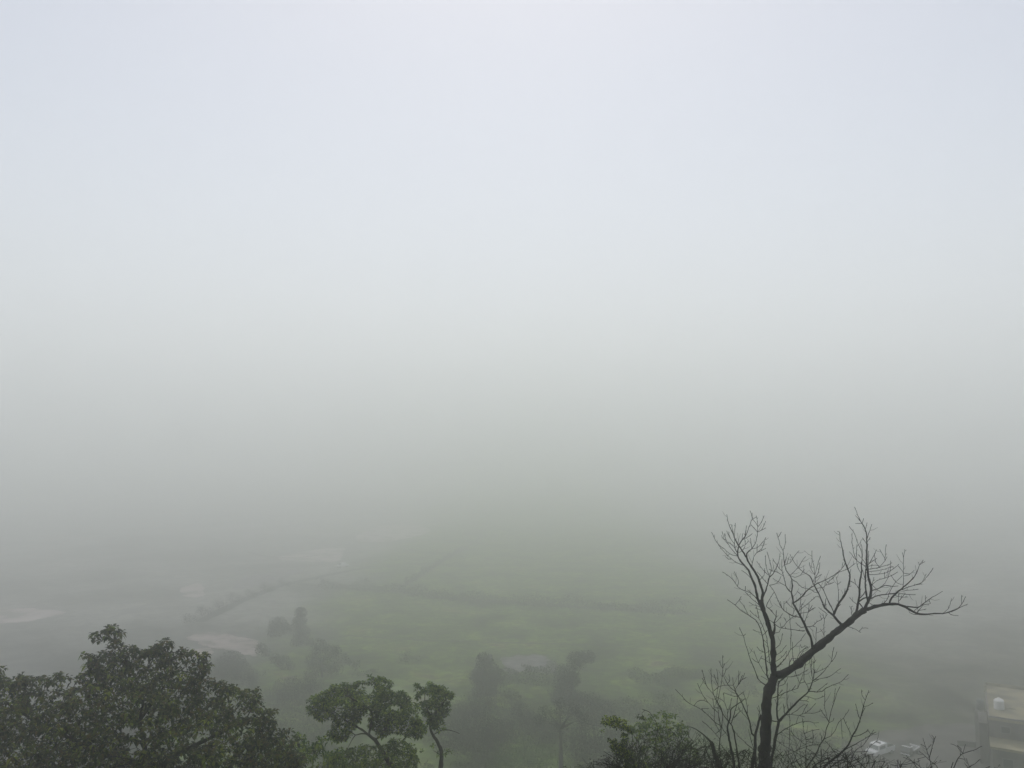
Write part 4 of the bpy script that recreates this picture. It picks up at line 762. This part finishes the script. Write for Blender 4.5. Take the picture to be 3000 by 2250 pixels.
far_plant("valley_tree", [(935, 1895, 28), (962, 1915, 30), (925, 1935, 32), (985, 1905, 18), (950, 1965, 30), (910, 1975, 22), (985, 1960, 24)], (945, 1985), "dark ragged tree above the wide-crowned tree's left side", "tree", BD, dens=36)
far_plant("bush", [(675, 1950, 48), (705, 1965, 34), (640, 1965, 34), (735, 1985, 30)], (680, 2010), "broad dark bush just below the near pinkish bare plot", "bush", BD, dens=36)
far_plant("bush", [(764, 1900, 20), (780, 1912, 16)], (768, 1925), "small dark bush at the right end of the near pinkish plot", "bush", BD)
far_plant("bush", [(828, 1938, 24), (805, 1930, 18), (850, 1950, 16)], (826, 1962), "small dark bush between the pinkish plot and the ragged dark tree", "bush", BD, dens=40)
far_plant("bush", [(870, 2020, 44), (915, 2010, 34), (830, 2040, 34)], (870, 2070), "dim dark bush right of the big dark tree's shoulder", "bush", BD, dens=24)
far_plant("bush", [(1190, 1925, 26), (1225, 1935, 18)], (1200, 1952), "faint olive bush in the green field above the wide-crowned tree", "bush", BO, dens=14)
far_plant("bush", [(1386, 2075, 52), (1430, 2060, 34), (1350, 2090, 46)], (1390, 2125), "brown-grey bush directly below the dark rounded tree", "bush", BD, dens=24)
far_plant("bush", [(1400, 2155, 75), (1470, 2150, 55), (1340, 2165, 57), (1440, 2190, 57)], (1400, 2290), "large dark bush on the slope right of the slim tree's crown", "bush", BD, dens=28)
far_plant("bush", [(1567, 2127, 57), (1530, 2095, 39), (1610, 2150, 46)], (1570, 2240), "dark bush above the bright grassy-green bushes", "bush", BD, dens=24)
far_plant("bush", [(1723, 2075, 57), (1770, 2090, 46), (1670, 2060, 39)], (1725, 2150), "dim dark bush right of the slender tree's crown", "bush", BD, dens=24)
far_plant("bush", [(1748, 2170, 80), (1690, 2200, 57), (1810, 2190, 69), (1770, 2235, 57)], (1750, 2320), "wide dark bush behind the shrub with yellow-green sprays", "bush", BD, dens=24)
far_plant("bush", [(1495, 2045, 34), (1520, 2062, 29)], (1500, 2085), "olive-green bush below the grey gravel patch", "bush", BO)
far_plant("bush", [(1535, 2200, 57), (1480, 2225, 50), (1590, 2225, 50), (1540, 2260, 69)], (1540, 2330), "bright green low bush at the bottom edge between the slim and slender trees", "bush", BG_, dens=16)
far_plant("bush", [(1400, 2245, 50), (1350, 2260, 46), (1450, 2265, 46)], (1400, 2340), "olive-green bush at the bottom edge right of the slim tree's trunk", "bush", BO, dens=16)
far_plant("bush", [(1670, 2260, 41), (1720, 2265, 34)], (1690, 2330), "small olive bush at the foot of the slender tree", "bush", BO, dens=16)
far_plant("bush", [(1900, 2090, 69), (1960, 2070, 52), (1850, 2110, 50)], (1900, 2170), "dim green-grey bush behind the brambles, left of the thin leafless stems", "bush", BO, dens=12)
# tree line slanting up through the left of the valley
for i, (x, y, r, lb) in enumerate([(545, 1822, 18, "first and nearest"), (590, 1800, 20, "second"), (636, 1778, 18, "third"), (680, 1762, 20, "fourth"), (728, 1748, 18, "fifth"), (775, 1732, 18, "sixth"), (825, 1716, 16, "seventh and farthest")]):
    far_plant("bush", [(x, y - r * .6, r), (x + r * 1.1, y - r * .4, r * .8)], (x, y), f"{lb} bush of the dark line slanting up across the left valley", "bush", BD, group="bushes in the slanting line", dens=14, leafsz=.2)
# scrubby hedges along the ditch that crosses the field and along the bund running off it
rr = random.Random(77)
def hedge(pts, label, wid, hgt, dens, sz=(.15, .30)):
    hb = MB(); hq = [ghit(x * 1.3562, y * 1.3562) for x, y in pts]
    for a_, e_ in zip(hq, hq[1:]):
        L = (e_ - a_).length
        for k in range(int(L * dens)):
            t = rr.random(); p = a_.lerp(e_, t); wv = .45 + 1.1 * max(0, noise.noise(p * .16) + .3)
            p += Vector((rr.gauss(0, .5) * wv, rr.gauss(0, wid) * wv, rr.random() ** 1.3 * hgt * wv))
            nrm = Vector((rr.uniform(-1, 1), rr.uniform(-1, 1), rr.uniform(0, 1.4))).normalized(); u = nrm.orthogonal().normalized(); w_ = nrm.cross(u); s_ = rr.uniform(*sz)
            hb.add([p + u * s_, p + w_ * s_ * .7, p - u * s_, p - w_ * s_ * .7], [(0, 1, 2, 3)])
    tag(hb.build("hedge", BD, smooth=False), label, "hedge")
hedge([(690, 1268), (780, 1274), (870, 1281), (930, 1291), (1000, 1299), (1060, 1302), (1130, 1306), (1200, 1310), (1260, 1314), (1330, 1318), (1400, 1322), (1480, 1326)], "long thin dark hedge crossing the green field beside the ditch", 1.5, 2.4, 70)
hedge([(865, 1274), (900, 1250), (950, 1217), (1000, 1186)], "faint low hedge slanting away up the field from the ditch", .8, 1.5, 36)
# rough scrub between the bushes at the foot of the slope
ub = MB()
for k in range(190000):
    x = rr.uniform(-62, 46); y = rr.uniform(96, 168)
    f = noise.noise(Vector((x * .09, y * .07, 3))) + .5 * noise.noise(Vector((x * .3, y * .25, 9))) - max(0, (y - 135) / 60) + (.3 if -12 < x < 16 and 116 < y < 132 else 0) + (.25 if -44 < x < -28 and y > 125 else 0)
    if f < .03 or (-3 < x < 9 and y < 116) or (-24 < x < -6 and y > 128): continue
    p = Vector((x, y, hill(x, y) + rr.random() ** 1.6 * (.5 + 1.6 * max(0, f)))); s_ = rr.uniform(.09, .18)
    nrm = Vector((rr.uniform(-1, 1), rr.uniform(-1, 1), rr.uniform(0, 1.4))).normalized(); u = nrm.orthogonal().normalized(); w_ = nrm.cross(u)
    ub.add([p + u * s_, p + w_ * s_ * .7, p - u * s_, p - w_ * s_ * .7], [(0, 1, 2, 3)])
tag(ub.build("undergrowth", M['scrubleaf'], smooth=False), kind="stuff")
# ---------------------------------------------------------------- plots and paths in the valley
plot("dirt_plot", [(410, 1378), (430, 1370), (470, 1369), (520, 1378), (556, 1388), (555, 1417), (530, 1414), (480, 1404), (430, 1394)], M['plot'], .10)
plot("dirt_plot", [(392, 1412), (420, 1403), (450, 1402), (462, 1412), (440, 1424)], M['plot'], .12)
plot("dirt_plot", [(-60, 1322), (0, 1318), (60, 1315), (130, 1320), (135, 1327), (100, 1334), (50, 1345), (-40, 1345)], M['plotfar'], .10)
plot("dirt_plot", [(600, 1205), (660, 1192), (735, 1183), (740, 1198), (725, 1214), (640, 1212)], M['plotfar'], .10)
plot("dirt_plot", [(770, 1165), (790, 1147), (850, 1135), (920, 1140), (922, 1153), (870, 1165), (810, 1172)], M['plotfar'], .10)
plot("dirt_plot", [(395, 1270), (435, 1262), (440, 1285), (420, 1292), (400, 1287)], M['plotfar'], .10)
plot("dirt_plot", [(500, 1262), (560, 1240), (640, 1230), (650, 1238), (600, 1252), (520, 1274)], M['plotgrey'], .08)
plot("gravel_patch", [(1088, 1425), (1120, 1418), (1165, 1418), (1205, 1438), (1190, 1456), (1140, 1452), (1095, 1456)], M['plotgrey'], .10)
strip("field_path", [(850, 1276), (900, 1250), (950, 1215), (1000, 1188), (1040, 1160)], 1.6, M['path'], .08)
strip("field_path", [(530, 1192), (560, 1200), (600, 1206), (640, 1206), (690, 1200)], 1.4, M['path'], .16)
strip("field_path", [(680, 1380), (760, 1374), (900, 1384), (1050, 1388), (1200, 1392), (1350, 1396)], .8, M['path'], .08)
strip("ditch", [(640, 1262), (700, 1268), (870, 1281), (1000, 1298), (1130, 1305), (1320, 1317), (1500, 1328)], 2.4, M['path'], .12)
plot("yard", [(1740, 1700), (1800, 1625), (1870, 1592), (1960, 1572), (2060, 1566), (2140, 1580), (2150, 1700)], M['yard'], .08)
strip("track", [(430, 1345), (520, 1300), (600, 1268), (700, 1245), (800, 1225)], 3.0, M['path'], .14)

# ---------------------------------------------------------------- vehicles
def frame_from(pa, pb):
    """position and heading of a vehicle whose front and rear wheels stand at picture points pa, pb"""
    a_, b_ = ghit(*pa), ghit(*pb); c = (a_ + b_) / 2; v = a_ - b_; return c, math.atan2(v.y, v.x), v.length
class Body:
    def __init__(s, c, yaw): s.m = Matrix.Translation(c) @ Matrix.Rotation(yaw, 4, 'Z')
    def prism(s, b, prof, y0, y1, taper=0):
        """side profile (x, z) pushed across from y0 to y1"""
        n = len(prof); v = []
        for y, k in ((y0, 1), (y1, 1)):
            for x, z in prof: v.append(s.m @ Vector((x, y * (1 - taper * max(0, z - 1.0)), z)))
        b.add(v, [tuple(range(n)), tuple(range(2 * n - 1, n - 1, -1))] + [(i, (i + 1) % n + 0, (i + 1) % n + n, i + n)[::-1] for i in range(n)])
    def box(s, b, c, d): b.box(c, d, s.m)
    def wheel(s, root, x, y, r=.33, w=.2):
        t = MB(); rim = MB()
        def cyl(b, r_, w_, yy):
            v = []; n = 18
            for q in (-w_ / 2, w_ / 2):
                for k in range(n): v.append(s.m @ Vector((x + r_ * math.cos(2 * math.pi * k / n), yy + q, r + r_ * math.sin(2 * math.pi * k / n))))
            b.add(v, [tuple(range(n)), tuple(range(2 * n - 1, n - 1, -1))] + [(k, k + n, (k + 1) % n + n, (k + 1) % n) for k in range(n)])
        cyl(t, r, w, y); o = t.build("wheel", M['rubber'], root); cyl(rim, r * .6, w + .02, y)
        q = rim.build("rim", M['grey'], root); q.parent = o
def bevel(o, w_=.03):
    m_ = o.modifiers.new("bevel", 'BEVEL'); m_.width = w_; m_.segments = 2; m_.limit_method = 'ANGLE'
# white-cabbed pickup with a covered grey load bed
c, yaw, ln = frame_from((2545, 2222), (2612, 2202)); B_ = Body(c, yaw)
pk = thing("pickup_truck", c, "white-cabbed pickup with two dark vents in its roof and a grey covered bed", "pickup")
b = MB(); B_.prism(b, [(-2.4, .45), (2.3, .45), (2.35, .8), (2.2, 1.0), (1.35, 1.08), (-.25, 1.08), (-.25, .75), (-2.4, .75)], -.85, .85); bevel(b.build("body", M['white'], pk, False))
b = MB(); B_.prism(b, [(-.65, 1.07), (1.5, 1.07), (1.3, 1.72), (1.0, 1.84), (-.5, 1.86), (-.63, 1.8)], -.83, .83, .06); bevel(b.build("cab", M['white'], pk, False), .05)
b = MB(); B_.prism(b, [(1.49, 1.15), (1.33, 1.66), (1.36, 1.66), (1.52, 1.15)], -.68, .68, .06); b.build("windscreen", M['sheen'], pk, False)
for sg in (-1, 1):
    b = MB(); B_.prism(b, [(-.1, 1.2), (1.2, 1.2), (1.1, 1.6), (-.1, 1.6)], sg * .80, sg * .84, .06); b.build("side_window", M['sheen'], pk, False)
    b = MB(); B_.box(b, (2.3, sg * .62, .82), (.08, .3, .14)); b.build("headlight", M['offwhite'], pk, False)
    b = MB(); B_.box(b, (-1.4, sg * .83, .98), (2.1, .06, .5)); bevel(b.build("bed_side", M['white'], pk, False), .02)
    for x in (1.55, -1.5): B_.wheel(pk, x, sg * .76)
for yy in (-.2, .22):
    b = MB(); B_.box(b, (.45, yy, 1.9), (.30, .32, .1)); b.build("roof_vent", M['rubber'], pk, False)
b = MB(); B_.box(b, (-2.42, 0, .98), (.05, 1.68, .5)); b.build("tailgate", M['white'], pk, False)
b = MB(); B_.prism(b, [(-2.38, 1.15), (-.7, 1.15), (-.75, 1.45), (-1.4, 1.58), (-2.1, 1.42)], -.78, .78, .25); bevel(b.build("load_cover", M['tarp'], pk, False), .1)
pk.scale = (.88,) * 3
# small grey flatbed with bright rails
c, yaw, ln = frame_from((2650, 2222), (2685, 2203)); B_ = Body(c, yaw)
fb = thing("flatbed_truck", c, "small grey flatbed truck with bright white edges, parked right of the white-cabbed pickup", "truck")
b = MB(); B_.box(b, (-.5, 0, .95), (2.5, 1.6, .12)); bevel(b.build("bed", M['tarp'], fb, False), .02)
b = MB(); B_.prism(b, [(.8, .45), (2.0, .45), (2.05, 1.0), (1.75, 1.6), (1.5, 1.7), (.85, 1.7)], -.75, .75, .1); bevel(b.build("cab", M['grey'], fb, False), .05)
b = MB(); B_.prism(b, [(2.055, 1.02), (1.76, 1.58), (1.80, 1.59), (2.09, 1.03)], -.66, .66, .1); b.build("windscreen", M['grey'], fb, False)
b = MB(); B_.box(b, (1.6, 0, 1.73), (.22, 1.4, .05)); B_.box(b, (1.2, .68, 1.73), (.8, .14, .05)); b.build("roof_rail", M['white'], fb, False)
for sg in (-1, 1):
    b = MB(); B_.box(b, (-.5, sg * .8, 1.08), (2.5, .12, .2)); b.build("side_rail", M['white'] if sg > 0 else M['grey'], fb, False)
    for x in (1.35, -1.2): B_.wheel(fb, x, sg * .68, .3)
b = MB(); B_.box(b, (-1.75, 0, 1.1), (.16, 1.6, .24)); b.build("tailgate", M['white'], fb, False)
b = MB(); B_.box(b, (2.06, 0, .6), (.12, 1.5, .16)); b.build("bumper", M['white'], fb, False)
b = MB(); B_.box(b, (-.4, 0, .7), (2.4, .6, .3)); b.build("chassis", M['rubber'], fb, False)
fb.scale = (.78,) * 3
# far white car
c, yaw, ln = frame_from((985, 1664), (1020, 1660)); B_ = Body(c, yaw)
cr = thing("parked_car", c, "small white car far off beside the dirt plot in the foggy valley", "car")
b = MB(); B_.prism(b, [(-2.0, .35), (2.0, .35), (2.05, .7), (1.2, .92), (.6, 1.42), (-.9, 1.45), (-1.6, 1.0), (-2.05, .9)], -.82, .82, .1); bevel(b.build("body", M['white'], cr, False), .06)
b = MB(); B_.prism(b, [(1.22, .95), (.63, 1.40), (.67, 1.41), (1.27, .96)], -.66, .66, .1); b.build("windscreen", M['glass'], cr, False)
for sg in (-1, 1):
    b = MB(); B_.prism(b, [(-1.2, .98), (.95, .98), (.55, 1.34), (-.85, 1.34)], sg * .79, sg * .815, .1); b.build("side_window", M['glass'], cr, False)
    for x in (1.25, -1.25): B_.wheel(cr, x, sg * .74, .31)

# ---------------------------------------------------------------- building at the right edge
ZR = 6.6
Af = on_z(2896, 2101, ZR); e1 = on_z(3000, 2116, ZR); Bb = on_z(2885, 2006, ZR)
u = (e1 - Af).normalized(); v = Vector((-u.y, u.x, 0)); dep = (Bb - Af).dot(v); W_ = 13.0; ZL = 4.3
vv = Vector((Bb.x - Af.x, Bb.y - Af.y, 0)); dep = vv.length; vv.normalize()
MB_ = Matrix(((u.x, vv.x, 0, Af.x), (u.y, vv.y, 0, Af.y), (0, 0, 1, 0), (0, 0, 0, 1)))
g0 = hill(Af.x, Af.y) - .4
p_low = on_z(2896, 2186, ZL); ext = -(p_low - Af).dot(vv)          # how far the lower storey reaches forward
bd = thing("flat_roofed_building", (Af.x, Af.y, g0), "two-stepped building with stained beige flat roofs at the right edge", "building")
b = MB(); b.box((W_ / 2, dep / 2, (ZR - .3 + g0) / 2), (W_, dep, ZR - .3 - g0), MB_)
b.box((W_ / 2 + .01, -ext / 2, (ZL - .3 + g0) / 2), (W_ - .3, ext, ZL - .3 - g0), MB_); b.build("wall", M['wall'], bd, False)
b = MB(); b.box((W_ / 2, dep / 2, ZR - .15), (W_ + .1, dep + .1, .3), MB_); b.build("roof", M['roof'], bd, False)
b = MB(); b.box((W_ / 2, -ext / 2 - .1, ZL - .14), (W_, ext - .1, .3), MB_); b.build("roof", M['roof'], bd, False)
b = MB(); b.box((W_ / 2, dep - .08, ZR + .2), (W_ + .05, .18, .4), MB_); b.build("parapet", M['roof'], bd, False)
b = MB(); b.box((-.05, dep * .75, ZR + .45), (.35, .35, .9), MB_); b.build("pillar", M['roof'], bd, False)
for k, x in enumerate((1.8, 4.6, 7.4, 10.2)):
    b = MB(); b.box((x, -.04, 5.35), (1.1, .08, .9), MB_); f_ = b.build("window", M['grey'], bd, False)
    b = MB(); b.box((x, -.09, 5.35), (.9, .04, .7), MB_); p_ = b.build("pane", M['glass'], bd, False); p_.parent = f_
    b = MB(); b.box((x, -ext - .04, 2.6), (1.2, .08, 1.2), MB_); f_ = b.build("window", M['grey'], bd, False)
    b = MB(); b.box((x, -ext - .09, 2.6), (1.0, .04, 1.0), MB_); p_ = b.build("pane", M['glass'], bd, False); p_.parent = f_
for x, y, hh_, rr__ in ((5.6, dep * .7, .9, .09), (8.3, dep * .35, .6, .12), (10.6, dep * .8, 1.3, .05)):
    q = MB_ @ Vector((x, y, ZR)); b = MB(); b.tube([q, q + Vector((0, 0, hh_)), q + Vector((0, 0, hh_ + .12))], [rr__, rr__, rr__ * 1.6], 10); b.build("vent_pipe", M['wall'], bd)
b = MB(); q0 = MB_ @ Vector((2.2, .5, ZR + .05)); q1 = MB_ @ Vector((12.6, .7, ZR + .05)); b.tube([q0.lerp(q1, k / 8) + Vector((0, 0, .02 * (k % 2))) for k in range(9)], [.05] * 9, 6); b.build("water_pipe", M['wall'], bd)
b = MB(); b.box((W_ / 2, .06, ZR + .09), (W_ + .05, .12, .18), MB_); b.box((.04, dep / 2, ZR + .09), (.12, dep - .5, .18), MB_); b.build("parapet", M['plotgrey'], bd, False)
# stair block against its left wall
b = MB(); sb = thing("side_block", MB_ @ Vector((-.9, dep * .3, g0)), "dark narrow block against the left wall of the flat-roofed building", "outbuilding")
b.box((-.6, dep * .2, (5.4 + g0) / 2), (.9, dep * .3, 5.4 - g0), MB_); b.build("wall", M['wall'], sb, False)
b = MB(); b.box((-.6, dep * .2, 5.48), (1.0, dep * .3 + .1, .15), MB_); b.build("roof", M['wall'], sb, False)
# white water tank on the upper roof
tp = on_z(2927, 2077, ZR); r_ = 27 / 2 / F * tp.y; hh = 2.0 * r_ * 1.12
tank = thing("water_tank", (tp.x, tp.y, ZR), "white round water tank standing on the upper flat roof", "tank")
b = MB(); prof = [(0, 0), (r_ * .97, 0), (r_, .06)]
for k in range(5): prof += [(r_, hh * (.08 + .13 * k)), (r_ * .965, hh * (.11 + .13 * k)), (r_ * .965, hh * (.14 + .13 * k)), (r_, hh * (.17 + .13 * k))]
prof += [(r_ * .98, hh * .76), (r_ * .8, hh * .88), (r_ * .45, hh * .96), (r_ * .3, hh * .98), (0, hh * .98)]
n = 32; v_ = []; f_ = []
for pr, pz in prof:
    for k in range(n): v_.append(Vector((tp.x + pr * math.cos(2 * math.pi * k / n), tp.y + pr * math.sin(2 * math.pi * k / n), ZR + .005 + pz)))
for i in range(len(prof) - 1):
    for k in range(n): f_.append((i * n + k, i * n + (k + 1) % n, (i + 1) * n + (k + 1) % n, (i + 1) * n + k))
b.add(v_, f_); b.build("body", M['offwhite'], tank)
b = MB(); b.tube([Vector((tp.x, tp.y, ZR + hh * .97)), Vector((tp.x, tp.y, ZR + hh * 1.05))], [r_ * .28, r_ * .26], 20); b.build("lid", M['offwhite'], tank)
b = MB(); q = Vector((tp.x + r_ * .9, tp.y - r_ * .5, ZR + .12)); b.tube([q, q + Vector((.8, 0, 0)), q + Vector((1.5, .1, -.08))], [.03, .03, .03], 6); b.build("pipe", M['grey'], tank)
# small grey drum beside the roof corner
dp = on_z(2871, 2060, 6.36); b = MB(); b.tube([Vector((dp.x, dp.y, 6.36 - .9)), Vector((dp.x, dp.y, 6.75)), Vector((dp.x, dp.y, 6.95))], [.42, .42, .3], 18)
dr = thing("storage_drum", (dp.x, dp.y, 5.46), "small grey drum on a pier beside the building's upper left roof corner", "drum"); b.build("body", M['tarp'], dr)
b = MB(); b.box((dp.x, dp.y, (5.46 + g0) / 2), (1.0, 1.0, 5.46 - g0)); pr_ = thing("masonry_pier", (dp.x, dp.y, g0), "tall grey masonry pier left of the building, carrying the drum", "pier"); b.build("shaft", M['wall'], pr_, False)
b = MB(); b.box((dp.x, dp.y, 5.46), (1.15, 1.15, .12)); b.build("cap", M['wall'], pr_, False)
# low pale wall in front
wa, wb_ = ghit(2805, 2188), ghit(2882, 2196)
b = MB(); dv = wb_ - wa; m_ = Matrix.Translation((wa + wb_) / 2) @ Matrix.Rotation(math.atan2(dv.y, dv.x), 4, 'Z'); b.box((0, 0, .2), (dv.length, .25, 1.1), m_)
lw = thing("low_wall", (wa + wb_) / 2, "low pale wall running to the foot of the flat-roofed building", "wall"); b.build("body", M['wall'], lw, False)
b = MB(); b.box((0, 0, .79), (dv.length + .05, .32, .08), m_); b.build("coping", M['plotgrey'], lw, False)

# ---------------------------------------------------------------- fog
hz_ = MB(); x0, x1, y0, y1, z0, z1 = -3100, 3100, -100, 3100, -2, HAZE_TOP
hz_.box(((x0 + x1) / 2, (y0 + y1) / 2, (z0 + z1) / 2), (x1 - x0, y1 - y0, z1 - z0))
vm = bpy.data.materials.new("fog_air"); vm.use_nodes = True; n_ = vm.node_tree; n_.nodes.remove(n_.nodes["Principled BSDF"])
pv = n_.nodes.new("ShaderNodeVolumePrincipled"); n_.links.new(pv.outputs[0], n_.nodes["Material Output"].inputs["Volume"])
pv.inputs["Density"].default_value = HAZE_DENSITY; pv.inputs["Anisotropy"].default_value = HAZE_ANISO; pv.inputs["Color"].default_value = (.985, .993, .971, 1)
tag(hz_.build("haze", vm, smooth=False), kind="stuff")
